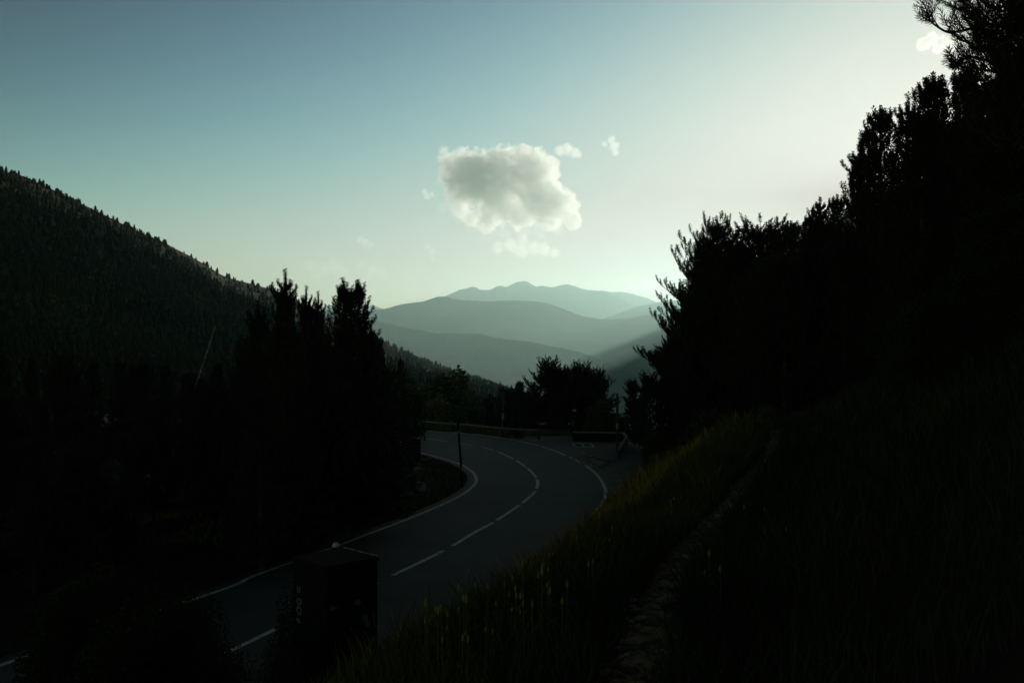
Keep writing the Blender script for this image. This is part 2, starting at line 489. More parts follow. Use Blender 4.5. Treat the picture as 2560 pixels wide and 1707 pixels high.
def mountain(name, pts, D0, D1, seed, rough=1.0, base=-460.0, depth=.30):
    """a ridge through the given silhouette, with a gullied front slope and a back slope"""
    u = np.linspace(pts[0][0], pts[-1][0], 260)
    v = np.interp(u, [p[0] for p in pts], [p[1] for p in pts])
    ker = np.array([1, 2, 3, 2, 1]) / 9.0
    v = np.convolve(np.pad(v, 2, 'edge'), ker, 'valid')
    v = v + rough * (.9 * snoise(u, u * 0, seed, 3, 60.0) + .5 * snoise(u, u * 0, seed + 1, 3, 12.0))
    D = np.interp(u, [pts[0][0], pts[-1][0]], [D0, D1])
    x = (u - 1280) / F * D; zr = EYE + (853.5 - v) / F * D
    rows = []
    for t in np.concatenate([[-.5, -.2], np.linspace(0, 1, 40)]):
        if t < 0:
            rows.append(np.c_[x * (1 - t * .16), D * (1 - t * .16), zr + (zr - base) * t * .9])
        else:
            k = t ** .9
            g = snoise(x + 300 * t, D + 1500 * t, seed + 5, 4, 900.0) * 70 * min(1, t * 4) * (1 - t * .5)
            rows.append(np.c_[x * (1 - depth * t), D * (1 - depth * t), zr + (base - zr) * k + g])
    V = np.concatenate(rows); n = len(u); m = len(rows)
    V[:, 2] = np.maximum(V[:, 2], -474.0)
    i = (np.arange(m - 1)[:, None] * n + np.arange(n - 1)[None]).ravel()
    return tag(link(name, mesh_np(name, V, np.c_[i, i + n, i + n + 1, i + 1], 4), M['mountain'], smooth=True), kind='structure')
mountain('mountain', [(500, 800), (700, 779), (780, 770), (819, 766), (838, 761), (880, 757), (909, 759), (936, 765), (962, 773), (1020, 784), (1100, 800)], 12600, 12600, 40)
mountain('mountain', [(1400, 745), (1480, 737), (1520, 729), (1562, 731), (1601, 740), (1640, 754), (1700, 765), (1800, 772), (2100, 780)], 12900, 12900, 41)
mountain('mountain', [(900, 800), (1060, 765), (1112, 740), (1146, 726.5), (1184, 715), (1204, 725), (1224, 726), (1245, 714), (1267, 718), (1288, 706), (1308, 701), (1322, 706), (1339, 717), (1357, 714), (1380, 719), (1402, 712), (1419, 710), (1453, 722), (1503, 727), (1523, 731), (1560, 748), (1590, 765), (1640, 777), (1750, 800)], 11600, 11600, 42, 1.2)
mountain('mountain', [(1500, 800), (1560, 778), (1590, 766), (1640, 757), (1665, 752), (1750, 745), (1900, 730), (2200, 700)], 10200, 10200, 43)
mountain('mountain', [(450, 830), (600, 805), (800, 780), (917, 775), (962, 773), (995, 762), (1054, 754), (1089, 743), (1108, 741), (1132, 747), (1202, 754), (1269, 751), (1339, 753), (1378, 761), (1421, 777), (1460, 791), (1503, 798), (1566, 797), (1593, 791), (1629, 786), (1664, 788), (1800, 775), (2000, 765)], 7600, 7600, 44, 1.0)
mountain('mountain', [(800, 772), (900, 792), (1000, 816), (1093, 834), (1151, 832), (1210, 837), (1261, 848), (1316, 852), (1366, 863), (1406, 870), (1445, 879), (1503, 899), (1543, 914), (1620, 945), (1750, 1000)], 5600, 4300, 45, 1.2)
mountain('mountain', [(1180, 1030), (1350, 962), (1440, 926), (1507, 897), (1576, 868), (1672, 818), (1750, 780), (1900, 720), (2100, 690), (2500, 640)], 6600, 6600, 46, 1.0)

mountain('mountain', [(1640, 880), (1700, 850), (1800, 800), (1900, 752), (1970, 712), (2030, 672), (2080, 615), (2112, 522), (2140, 484), (2300, 458), (2600, 450), (3000, 465), (3400, 520)], 4200, 4200, 47, 1.0)  # ridge added out of view behind the forest to block the low sun
# ------------------------------------------------------------------ haze
hb = MB()
hb.box((0, 6550, (HAZE_TOP + HAZE_BOTTOM) / 2), (18400, 15300, HAZE_TOP - HAZE_BOTTOM))
hm = bpy.data.materials.new('haze'); hm.use_nodes = True
hn = hm.node_tree; hn.nodes.remove(hn.nodes['Principled BSDF'])
pv = hn.nodes.new('ShaderNodeVolumePrincipled')
pv.inputs['Color'].default_value = (.615, .905, .875, 1)
pv.inputs['Density'].default_value = HAZE_DENSITY
pv.inputs['Anisotropy'].default_value = .58
hn.links.new(pv.outputs[0], hn.nodes['Material Output'].inputs['Volume'])
hm.cycles.homogeneous_volume = True
tag(hb.build('haze', hm), kind='stuff')

# ------------------------------------------------------------------ tree builders
def rot_basis(d):
    """per-row frame with z axis along d (n,3)"""
    d = d / np.linalg.norm(d, axis=1)[:, None]
    ref = np.where(np.abs(d[:, 2:3]) < .9, np.array([[0, 0, 1.0]]), np.array([[1.0, 0, 0]]))
    a = np.cross(ref, d); a /= np.linalg.norm(a, axis=1)[:, None]
    return a, np.cross(d, a), d

def tuft_template(n, w, seed):
    """bottle brush of n needle bunches along +z, unit length and unit radius"""
    r = np.random.RandomState(seed); V = []
    for k in range(n):
        s = (k + .5) / n; ph = k * 2.399 + r.rand() * .5
        o = np.array([math.cos(ph), math.sin(ph), 0]); t = np.array([-math.sin(ph), math.cos(ph), 0])
        rr = (1.0 if s < .75 else 1.0 - .7 * (s - .75) / .25) * (.8 + .4 * r.rand())
        root = np.array([0, 0, s - .12]); tip = o * rr + np.array([0, 0, s + .12 + .12 * r.rand()])
        mid = (root * .45 + tip * .55)
        V += [root, mid + t * w, tip, mid - t * w]
    return np.array(V)

class Tree:
    def __init__(s, seed):
        s.r = np.random.RandomState(seed)
        s.WV, s.WF, s.n = [], [], 0
        s.tp, s.td, s.tl = [], [], []; s.up = .4; s.tc = .16
    def tube(s, P, r0, r1, k=3):
        P = np.asarray(P, float); m = len(P)
        t = np.gradient(P, axis=0)
        a, b, _ = rot_basis(t)
        rr = np.linspace(r0, r1, m)[:, None, None]
        an = np.arange(k) * 2 * math.pi / k
        V = P[:, None] + rr * (a[:, None] * np.cos(an)[None, :, None] + b[:, None] * np.sin(an)[None, :, None])
        s.WV.append(V.reshape(-1, 3))
        for i in range(m - 1):
            for j in range(k):
                A = s.n + i * k + j; B = s.n + i * k + (j + 1) % k
                s.WF.append((A, B, B + k, A + k))
        s.n += m * k
    def tuft(s, p, d, l):
        s.tp.append(p); s.td.append(d); s.tl.append(l)
    def twig(s, p, d, L, dens):
        """a needle-covered shoot curving up, from p along d"""
        r = s.r; m = max(2, int(L / .16)); P = [p]; dd = d / np.linalg.norm(d)
        for i in range(m):
            dd = dd + np.array([0, 0, s.tc / max(1, m * .35)]) + r.normal(0, .05, 3); dd /= np.linalg.norm(dd)
            P.append(P[-1] + dd * L / m)
            if i >= m * .2 and r.rand() < dens: s.tuft(P[-2], dd, L / m * 1.3 + .08)
        s.tuft(P[-1], dd + np.array([0, 0, s.up]), .18 + .12 * r.rand())
        if len(P) > 1: s.tube(P if len(P) < 4 else [P[0], P[len(P) // 2], P[-1]], .012 + L * .006, .005)
    def branch(s, p, az, el, L, curve, dens, rad, bare=.25):
        r = s.r; m = 6; d = np.array([math.cos(az) * math.cos(el), math.sin(az) * math.cos(el), math.sin(el)])
        P = [p]
        for i in range(m):
            d = d + np.array([0, 0, curve / m]) + r.normal(0, .06, 3); d /= np.linalg.norm(d)
            P.append(P[-1] + d * L / m)
        P = np.array(P)
        s.tube(P, rad, .010, 3)
        nl = max(3, int(L / .17))
        for k in range(nl):
            f = bare + (1 - bare) * (k + r.rand()) / nl
            q = f * m; i = min(int(q), m - 1); w = q - i
            pt = P[i] * (1 - w) + P[i + 1] * w; dl = P[i + 1] - P[i]; dl /= np.linalg.norm(dl)
            side = np.cross(dl, [0, 0, 1.0]); side /= np.linalg.norm(side) + 1e-6
            up = np.cross(side, dl)
            sg = 1 if k % 2 else -1
            a = r.uniform(.5, 1.05)
            dv = dl * math.cos(a) + side * sg * math.sin(a) + up * r.uniform(-.1, .55)
            ll = (.26 + .42 * L * (1 - f) * r.uniform(.5, 1.0)) if L > .6 else .22
            s.twig(pt, dv, ll, dens)
            if ll > .55:
                for _ in range(int(ll / .25)):
                    g = r.uniform(.3, .9)
                    s.twig(pt + dv / np.linalg.norm(dv) * ll * g, dv + side * r.uniform(-1, 1) + up * r.uniform(0, .6), ll * .42, dens)
        s.twig(P[-1], P[-1] - P[-2] + np.array([0, 0, .05]), .28, 1.0)
    def meshes(s, name, template, radius):
        WV = np.concatenate(s.WV)
        wood = mesh_np(name + '_wood', WV, s.WF, 4); wood.materials.append(M['bark'])
        p = np.array(s.tp); d = np.array(s.td); l = np.array(s.tl)
        a, b, d = rot_basis(d)
        ph = s.r.rand(len(p)) * 6.28
        a2 = a * np.cos(ph)[:, None] + b * np.sin(ph)[:, None]; b2 = -a * np.sin(ph)[:, None] + b * np.cos(ph)[:, None]
        rad = radius * (.8 + .4 * s.r.rand(len(p)))
        T = template
        V = p[:, None] + a2[:, None] * (T[None, :, 0:1] * rad[:, None, None]) + b2[:, None] * (T[None, :, 1:2] * rad[:, None, None]) + d[:, None] * (T[None, :, 2:3] * l[:, None, None])
        V = V.reshape(-1, 3)
        fol = mesh_np(name + '_needles', V, np.arange(len(V)).reshape(-1, 4), 4); fol.materials.append(M['needles'])
        return wood, fol

TUFT = tuft_template(15, .27, 1)
TUFT_FINE = tuft_template(34, .07, 2)

def pine_mesh(seed, Ht, spread, base=.08, shape='cone', dens=.75, whorl=.36, fine=False, nper=(4, 6), lead=.07, twin=0.0):
    t = Tree(seed); r = t.r
    m = 9; lean = r.normal(0, .02, 2)
    zs = np.linspace(-.4, Ht * .97, m)
    TP = np.c_[lean[0] * zs + .04 * Ht * .1 * np.sin(zs * .9 + r.rand() * 6), lean[1] * zs + .04 * Ht * .1 * np.cos(zs * .7 + r.rand() * 6), zs]
    t.tube(TP, .016 * Ht + .02, .015, 7)
    z = base * Ht
    while z < Ht * (1 - lead) - .12:
        f = (z / Ht - base) / (1 - lead - base)
        t.up = (.25 + 1.1 * f) if shape != 'dome' else .05
        t.tc = .16 if shape != 'dome' else .0
        if shape == 'cone': pr = (1 - f) ** .8 * .95 + .09
        elif shape == 'dome': pr = math.sqrt(max(.02, 1 - (1.55 * (f - .36)) ** 2)) if f > .36 else .62 + .38 * f / .36
        elif shape == 'slim': pr = .75 * (1 - f) ** .55 + .10
        else: pr = min(1.0, .55 + 1.6 * f) * (1 - f) ** .6 * 1.25 + .12
        n = r.randint(nper[0], nper[1] + 1); a0 = r.rand() * 6.28
        for k in range(n):
            L = spread * pr * r.uniform(.6, 1.18)
            if r.rand() < .08: L *= .35
            el = -.05 + (.75 if shape != 'dome' else .95) * f * (.55 if twin else 1) + r.normal(0, .12)
            p = np.array([np.interp(z, zs, TP[:, 0]), np.interp(z, zs, TP[:, 1]), z + r.normal(0, .05)])
            t.branch(p, a0 + k * 6.283 / n + r.normal(0, .25), el, max(.3, L), (.55 if shape != 'dome' else .05) * (.5 if twin else 1) + .35 * r.rand(), dens, .012 + L * .011, .12 if f > .6 else .25)
        z += whorl * r.uniform(.75, 1.25) * (1.0 if f < .7 else .8)
    # leader with upright candles
    for tw in ((0, 1.0),) if not twin else ((-twin, 1.0), (twin, .9)):
        z0 = Ht * (1 - lead); ax = np.array([np.interp(z0, zs, TP[:, 0]) + tw[0], np.interp(z0, zs, TP[:, 1]), 0])
        nt = max(3, int(Ht * lead / .13)); hl = Ht * lead * tw[1]
        t.tube([ax + [0, 0, z0 - .1], ax + [0, 0, z0 + hl - .05]], .03, .01, 5)
        for k in range(nt):
            q = ax + np.array([0, 0, z0 + hl * k / nt])
            t.tuft(q, np.array([0, 0, 1.0]), hl / nt * 1.5); t.tuft(q, r.normal(0, .2, 3) + [0, 0, 1.0], hl / nt * 1.4)
        for ring_, (h0, L0) in enumerate(((-.15, .75), (.12, .62), (.38, .40))):
            for k in range(4 if ring_ < 2 else 3):
                a = k * 1.6 + ring_ * .8 + r.rand() * .5; d = np.array([math.cos(a), math.sin(a), -.05])
                p = ax + np.array([0, 0, z0 + hl * h0]); L = hl * L0 * r.uniform(.7, 1.15) * (.55 if twin else 1); P = [p]
                for i in range(5):
                    d = d + np.array([0, 0, .33]); d /= np.linalg.norm(d); P.append(P[-1] + d * L / 5)
                    t.tuft(P[-2], d, L / 5 * 1.6); t.tuft(P[-2], d + r.normal(0, .2, 3), L / 5 * 1.5)
                t.tuft(P[-1], np.array([0, 0, 1.0]), .14)
                t.tube([P[0], P[2], P[5]], .016, .006)
    return t.meshes('pine', TUFT_FINE if fine else TUFT, .085 if not fine else .085)

PINE = {
    'cone': [pine_mesh(1, 9.0, 1.75, .05, lead=.115), pine_mesh(2, 9.0, 1.6, .06, whorl=.36, lead=.045)],
    'twin': [pine_mesh(21, 9.0, 1.9, .04, 'cone', .95, .25, nper=(6, 8), lead=.075, twin=.22)],
    'broad': [pine_mesh(3, 9.0, 3.0, .06, 'broad', .72, .42), pine_mesh(4, 9.0, 2.6, .08, 'broad', .7, .40)],
    'slim': [pine_mesh(5, 9.0, 1.7, .08, 'slim', .72, .38, lead=.09), pine_mesh(6, 9.0, 1.5, .07, 'slim', .75, .40, lead=.075)],
    'dome': [pine_mesh(7, 7.0, 2.6, .10, 'dome', .85, .34, lead=.03), pine_mesh(8, 7.0, 2.3, .12, 'dome', .85, .34, lead=.03)],
}
PH = {'twin': 9.0, 'cone': 9.0, 'broad': 9.0, 'slim': 9.0, 'dome': 7.0}
rng = random.Random(77)
def place_tree(name, meshes, loc, scale, label, cat_='tree', group=None, rz=None, wide=1.0):
    e = empty(name, loc, label, cat_, group, rng.uniform(0, 6.28) if rz is None else rz)
    e.scale = (scale * wide, scale * wide, scale)
    link('trunk', meshes[0], None, e); link('crown', meshes[1], None, e)
    return e
def pine(kind, i, u, v, d, label, group=None, wide=1.0, zb=None, rz=None):
    """pine whose top shows at photo pixel u, v at distance d; stands on the ground there"""
    x, y, zt = at(u, v, d)
    b = float(H(x, y)) if zb is None else zb
    return place_tree('pine_tree', PINE[kind][i], (x, y, b - .05), (zt - b) / PH[kind], label, 'tree', group, rz, wide)

# left of the road
pine('cone', 0, 712, 672, 33, 'tall black pine whose single leader with curved side shoots rises highest left of the road', wide=1.05, rz=2.0)
pine('cone', 0, 768, 716, 36, 'dark pine with a thin spire just right of the tallest leader left of the road', wide=.85)
pine('cone', 0, 796, 728, 37.5, 'dark pine with a short spire between the twin-topped pine and the thin spire', wide=.8)
pine('twin', 0, 880, 694, 34, 'dense twin-topped conical pine closest to the road on its left side', wide=1.2, rz=.2)
pine('cone', 0, 921, 806, 38, 'short dark pine at the right shoulder of the dense twin-topped pine', wide=.85)
pine('cone', 1, 946, 842, 42, 'small pointed pine standing against the hazy hillside left of the bend', wide=.9)
pine('slim', 0, 1000, 889, 52, 'slender small spruce-like spire above the leafy tree by the wall', wide=.7)
pine('cone', 0, 660, 752, 36, 'dark pine with a ragged top at the left end of the near pine group', wide=1.1)
pine('cone', 1, 838, 862, 41, 'dark pine behind the gap between the spires and the twin-topped pine', wide=1.1)
left_fill = [(600, 850, 38), (540, 905, 43), (640, 830, 44), (470, 930, 47), (420, 900, 52), (350, 905, 45), (290, 890, 55), (230, 900, 48), (150, 880, 44), (80, 890, 52), (10, 870, 46), (-60, 850, 50), (-140, 860, 46), (700, 905, 46), (770, 900, 50), (560, 965, 34), (660, 960, 28), (380, 985, 34), (240, 1010, 30), (110, 1000, 30), (0, 985, 32), (-110, 960, 34), (760, 960, 30), (850, 960, 38), (-60, 1060, 25), (90, 1090, 25.5), (210, 1110, 26), (320, 1120, 27), (640, 1090, 29), (590, 1010, 58), (462, 940, 41), (500, 945, 42), (530, 955, 40), (820, 1010, 52), (900, 985, 48)]
for k, (u, v, d) in enumerate(left_fill):
    pine(('cone', 'broad')[k % 3 == 2], k % 2, u, v, d, 'dark pine filling the black stand of trees left of the road', 'pines of the dark stand left of the road', wide=rng.uniform(1.0, 1.3))

# right slope: front row that makes the outline
pine('broad', 0, 1808, 550, 58, 'broad pine with candle-like shoots at the left end of the right-hand forest', wide=1.0, rz=2.2)
pine('dome', 1, 1895, 588, 60, 'rounded pine touching the broad pine at the left end of the right forest', wide=1.1)
pine('slim', 0, 1934, 556, 63, 'narrow pine just right of the bright notch in the right-hand forest edge', wide=1.0)
pine('slim', 1, 1988, 552, 61, 'slender dark pine second right of the notch in the forest edge', wide=1.4)
pine('cone', 1, 2018, 538, 58, 'dark pine between the slender pine and the tall slim pine at the forest edge', wide=1.1)
pine('slim', 0, 2050, 494, 55, 'tall slim pine with many upright shoots below the big dark pines', wide=1.1)
pine('slim', 1, 2085, 486, 53, 'slim pine leaning against the left flank of the big dark pines', wide=1.0)
pine('cone', 0, 2135, 352, 44, 'big dark pine that forms the steep left edge of the tall group', wide=1.25, rz=.7)
pine('cone', 1, 2176, 318, 43, 'dark pine with a pointed top just inside the steep edge of the tall group', wide=1.1)
pine('slim', 1, 2212, 262, 40, 'pointed black pine rising halfway up the right-hand skyline', wide=1.15)
pine('cone', 0, 2249, 232, 38, 'pointed black pine with a thick rounded tip on the right-hand skyline', wide=1.1)
pine('slim', 0, 2313, 193, 36, 'open-topped pine showing sky between its shoots on the right skyline', wide=1.1)
pine('slim', 1, 2350, 180, 34, 'highest spire of the right skyline below the overhanging branch', wide=1.1)
pine('cone', 1, 2400, 172, 30, 'black pine directly beneath the overhanging branches at upper right', wide=1.2)
pine('cone', 0, 2460, 150, 27, 'black pine close to the right border below the overhanging tree', wide=1.2)
pine('dome', 1, 1700, 800, 60, 'low pine at the foot of the broad pine at the forest end', wide=.7)
pine('dome', 0, 1676, 862, 60, 'bushy pine leaning out above the lay-by barrier', wide=.62)
pine('dome', 1, 1583, 958, 63, 'smallest pine at the left tip of the right forest beside the tall post', wide=.62)
pine('dome', 0, 1625, 945, 58, 'rounded low pine right behind the lay-by barrier corner', wide=.75)
for u, v, d in ((1768, 598, 62), (1842, 596, 64), (1752, 690, 61), (1860, 650, 58)):
    pine('broad', 1, u, v, d, 'pine standing close behind the broad pine at the left end of the right forest', 'pines behind the broad pine', wide=.9)
for u, v, d in ((1705, 872, 66), (1745, 850, 64), (1690, 940, 59), (1720, 955, 52), (1600, 1010, 60)):
    pine('dome', 0, u, v, d, 'low dark pine closing the gap under the broad pine at the forest end', 'low pines under the broad pine', wide=.9)
SU = [1570, 1640, 1700, 1800, 1900, 1990, 2050, 2110, 2150, 2250, 2350, 2450, 2560, 2800]
SV = [990, 890, 740, 600, 620, 610, 545, 450, 390, 280, 230, 160, 100, 0]
cnt = 0
for k in range(900):
    if cnt >= 85: break
    if k < 500:
        y = rng.uniform(20, 75); x = np.interp(y, TY, TX) + .6 + rng.uniform(0, 1) ** 1.3 * 24
    else:
        y = rng.uniform(60, 150); x = np.interp(y, TY, TX) + rng.uniform(-2, 45)
    u = 1280 + F * x / y
    if u < 1600 or u > 2750: continue
    b = float(H(x, y)); h = rng.uniform(7, 11)
    vmin = np.interp(u, SU, SV)
    zmax = EYE + (853.5 - vmin - 25) / F * y
    if b + h > zmax: h = zmax - b
    if h < 3.5: continue
    if x - np.interp(y, TY, TX) < 2.2 and y < 40: continue
    if 2090 < u < 2290 and y < 75:
        h = min(h, EYE + (853.5 - 590) / F * y - b)
        if h < 3.5: continue
    kind = ('cone', 'broad', 'slim')[cnt % 3]
    s = h / 9.0
    place_tree('pine_tree', PINE[kind][cnt % 2], (x, y, b - .05), s, 'black pine inside the dense forest on the right-hand slope', 'tree', 'pines inside the right-hand forest', None, rng.uniform(1.0, 1.3))
    cnt += 1

# overhanging tree close by at the upper right: built from limbs traced in its own plane with depth
ov = Tree(91)
bx, by = 7.75, 13.6
bz = float(H(bx, by))
tr = np.array([[0, 0, -.3], [.05, 0, 2.0], [-.05, .1, 4.0], [-.12, .05, 6.2], [-.1, 0, 7.6]])
ov.tube(tr, .17, .06, 8)
zc = EYE - bz
def ovp(u, v, dd=0.0):
    x, y, z = at(u, v, by + dd); return np.array([x - bx, y - by, z - bz])
limbs = [  # main limb as photo pixels with a depth offset
    [(2600, 95, 0), (2520, 72, .1), (2470, 58, .1), (2420, 75, 0), (2370, 84, -.1), (2335, 62, -.2), (2322, 48, -.25)],
    [(2610, 60, 0), (2530, 10, .2), (2480, 25, .3), (2440, -10, .3), (2400, 8, .2), (2385, -20, .2)],
    [(2600, 130, 0), (2530, 120, -.2), (2480, 100, -.3), (2450, 60, -.4), (2420, 30, -.4), (2395, 22, -.4)],
    [(2600, 190, 0), (2540, 150, .3), (2490, 130, .4), (2455, 118, .5), (2440, 96, .5)],
    [(2600, 205, .1), (2520, 165, 0), (2460, 150, -.1), (2430, 142, -.1), (2402, 150, -.2), (2388, 160, -.25)],
    [(2600, 215, -.2), (2530, 190, -.3), (2480, 178, -.3), (2440, 172, -.3)],
    [(2610, 20, -.2), (2560, -20, -.2), (2500, -30, -.2), (2440, -40, -.1)],
    [(2610, 170, .4), (2560, 100, .5), (2540, 60, .5), (2530, 30, .5)],
]
for L in limbs:
    P = np.array([ovp(*p) for p in L])
    tz = np.interp(P[0, 2], tr[:, 2], tr[:, 0])
    P = np.vstack([[tz, 0, P[0, 2] - .3], P])
    s_ = np.linspace(0, 1, len(P)); tt = np.linspace(0, 1, 26)
    Q = np.c_[np.interp(tt, s_, P[:, 0]), np.interp(tt, s_, P[:, 1]), np.interp(tt, s_, P[:, 2])]
    Q[1:-1] = (Q[:-2] + Q[1:-1] * 2 + Q[2:]) / 4
    ov.tube(Q, .035, .010, 5)
    for i in range(7, 26):
        d = Q[min(i, 25)] - Q[i - 1]; d /= np.linalg.norm(d)
        if ov.r.rand() < .72:
            dv = d * .7 + ov.r.normal(0, .5, 3) + np.array([0, 0, .55])
            ov.twig(Q[i], dv, ov.r.uniform(.08, .22), .9)
        if i > 22: ov.tuft(Q[i] - d * .05, d, .16)
for k in range(150):   # dense inner crown towards the trunk
    p = ovp(ov.r.uniform(2490, 2680), ov.r.uniform(150, 420) if k % 3 else ov.r.uniform(60, 150), ov.r.uniform(-.9, .9))
    ov.branch(p, ov.r.rand() * 6.28, ov.r.uniform(-.1, .6), ov.r.uniform(.35, .7), .5, .8, .012)
w_, f_ = ov.meshes('overhang', TUFT_FINE, .078)
place_tree('pine_tree', (w_, f_), (bx, by, bz), 1.0, 'near pine at the upper right corner with long-needled branches reaching out over the sky', rz=0.0)

# middle: pines beyond the lay-by
pine('dome', 0, 1366, 915, 76, 'tall round-topped pine left of the cluster beyond the bend', wide=.85, rz=.3)
pine('dome', 1, 1412, 936, 79, 'rounded dark pine in the middle of the cluster beyond the bend', wide=.9)
pine('dome', 0, 1458, 927, 76, 'flat-topped dark pine left of the tall post beyond the bend', wide=.9, rz=3.0)
pine('dome', 1, 1494, 940, 78, 'round dark pine nearest the tall post beyond the bend', wide=.74)
pine('cone', 1, 1300, 951, 82, 'pointed dark pine left of the round-topped cluster beyond the bend', wide=1.25)
pine('cone', 0, 1231, 983, 92, 'small dark pine with thin tips left of the short post', wide=1.2)
pine('dome', 1, 1268, 985, 84, 'low dark pine behind the short post beyond the guardrail', wide=1.0)
pine('dome', 0, 1335, 985, 74, 'low dark pine right of the short post and behind the guardrail end', wide=.95)
pine('dome', 1, 1430, 985, 73, 'low dark pine at the foot of the round-topped cluster', wide=.9)
pine('dome', 0, 1395, 990, 72, 'dark undergrowth pine behind the two small white signs', wide=.9)

# leafy trees
def leafy_mesh(seed, Ht, rad, n, leaf=.12, z0=.25, blobs=16, lm='leaves'):
    t = Tree(seed); r = t.r
    t.tube([[0, 0, -.3], [.05, 0, Ht * .3], [0, .08, Ht * .6], [.05, 0, Ht * .85]], .03 * Ht * .5 + .04, .03, 6)
    C = []
    for k in range(blobs):
        a = r.rand() * 6.28; zz = Ht * (z0 + (.93 - z0) * (k + .5) / blobs); f = (zz / Ht - z0) / (1 - z0)
        q = rad * math.sqrt(max(.05, 1 - (1.7 * (f - .42)) ** 2)) * r.uniform(.35, .8)
        c = np.array([math.cos(a) * q, math.sin(a) * q, zz]); C.append((c, rad * r.uniform(.28, .48)))
        t.tube([[0, 0, max(.2, zz - q * .8)], (c + np.array([0, 0, zz - q * .4])) / 2 * np.array([1, 1, 1]), c], .04, .012, 4)
    P = []
    for c, q in C:
        m = n // blobs; v = r.normal(0, 1, (m, 3)); v /= np.linalg.norm(v, axis=1)[:, None]
        P.append(c + v * (q * (.45 + .6 * r.rand(m) ** .7))[:, None])
    P = np.concatenate(P); m = len(P)
    a, b, d = rot_basis(r.normal(0, 1, (m, 3)) + np.array([0, 0, .4]))
    s = leaf * (.6 + .8 * r.rand(m))[:, None]
    V = np.stack([P - a * s, P - b * s * .45, P + a * s, P + b * s * .45], 1).reshape(-1, 3)
    fol = mesh_np('leaf_crown', V, np.arange(len(V)).reshape(-1, 4), 4); fol.materials.append(M[lm])
    wood = mesh_np('leaf_wood', np.concatenate(t.WV), t.WF, 4); wood.materials.append(M['bark'])
    return wood, fol
LEAFY = [leafy_mesh(11, 6.0, 2.3, 9000, .10, .12, 22), leafy_mesh(12, 7.0, 2.4, 7000, .13, .2, 18), leafy_mesh(13, 2.0, 1.4, 6000, .07, .05, 14), leafy_mesh(14, 7.0, 2.3, 5000, .14, .2, 16, 'leaves_y'), leafy_mesh(15, 2.0, 1.4, 26000, .030, .05, 22, 'leaves_d')]
def leafy(i, u, v, d, h0, label, name='leafy_tree', wide=1.0, zb=None, group=None, cat_='tree'):
    x, y, zt = at(u, v, d); b = float(H(x, y)) if zb is None else zb
    return place_tree(name, LEAFY[i], (x, y, b - .05), (zt - b) / h0, label, cat_, group, None, wide)
leafy(0, 1000, 925, 60, 6.0, 'leafy tree with drooping twigs over the low wall left of the bend', wide=1.0)
leafy(0, 950, 940, 50, 6.0, 'dark leafy tree between the small pointed pine and the drooping leafy tree', wide=.9)
leafy(0, 1045, 985, 74, 6.0, 'low leafy tree behind the left end of the wooden guardrail', wide=1.1)
leafy(1, 1117, 918, 130, 7.0, 'oval solitary leafy tree in front of the hazy hillside', wide=.62)
leafy(1, 1152, 948, 138, 7.0, 'small leafy tree just right of the oval solitary tree', wide=.4)
leafy(3, 1085, 990, 105, 7.0, 'yellowish green tree below the oval solitary tree', wide=.55)
leafy(3, 1178, 985, 108, 7.0, 'yellowish green tree between the oval tree and the small pine', wide=.45)
leafy(1, 1140, 1005, 95, 7.0, 'dark leafy tree behind the middle posts of the wooden guardrail', wide=.65)
leafy(1, 1205, 1000, 98, 7.0, 'dark leafy tree behind the right posts of the wooden guardrail', wide=.6)
leafy(2, 1500, 1008, 66.5, 2.0, 'round green-topped bush behind the low lay-by barrier', 'bush', wide=.85, cat_='bush')
leafy(2, 1545, 1040, 66, 2.0, 'small dark bush at the foot of the tall post', 'bush', wide=.8, cat_='bush')
leafy(2, 1290, 1072, 66.8, 2.0, 'low tuft of shrub growing at the right end of the wooden guardrail', 'bush', wide=1.7, cat_='bush')
leafy(2, 985, 1130, 49, 2.0, 'dark shrub hiding the left end of the low wall', 'bush', wide=1.3, cat_='bush')
leafy(2, 1020, 1148, 50, 2.0, 'small shrub in front of the low wall left of the bend', 'bush', wide=1.3, cat_='bush')
leafy(2, 940, 1180, 40, 2.0, 'shrub under the twin-topped pine beside the inner verge', 'bush', wide=1.2, cat_='bush')
leafy(2, 1925, 1015, 21, 2.0, 'dark shrub beside the upper end of the footpath on its right', 'bush', wide=.9, cat_='bush')
leafy(2, 1785, 1030, 44, 2.0, 'dark bush under the pines where the bank meets the forest', 'bush', wide=1.3, cat_='bush')
leafy(2, 1668, 1068, 60, 2.0, 'dark bush behind the crest of the grass bank beside the lay-by', 'bush', wide=1.6, cat_='bush')
leafy(2, 1640, 1085, 56, 2.0, 'low dark bush at the right rim of the lay-by', 'bush', wide=1.5, cat_='bush')
leafy(2, 1990, 1030, 19.5, 2.0, 'dark shrub one step right of the shrub at the path end', 'bush', wide=.9, cat_='bush')

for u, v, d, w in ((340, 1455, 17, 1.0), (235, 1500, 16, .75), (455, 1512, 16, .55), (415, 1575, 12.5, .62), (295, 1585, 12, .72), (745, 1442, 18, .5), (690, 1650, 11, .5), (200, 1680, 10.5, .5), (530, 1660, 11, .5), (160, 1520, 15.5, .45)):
    leafy(4, u, v, d, 2.0, 'dark shrub on the near verge hiding parts of the road at lower left', 'bush', wide=w, cat_='bush', group='dark shrubs along the near verge')

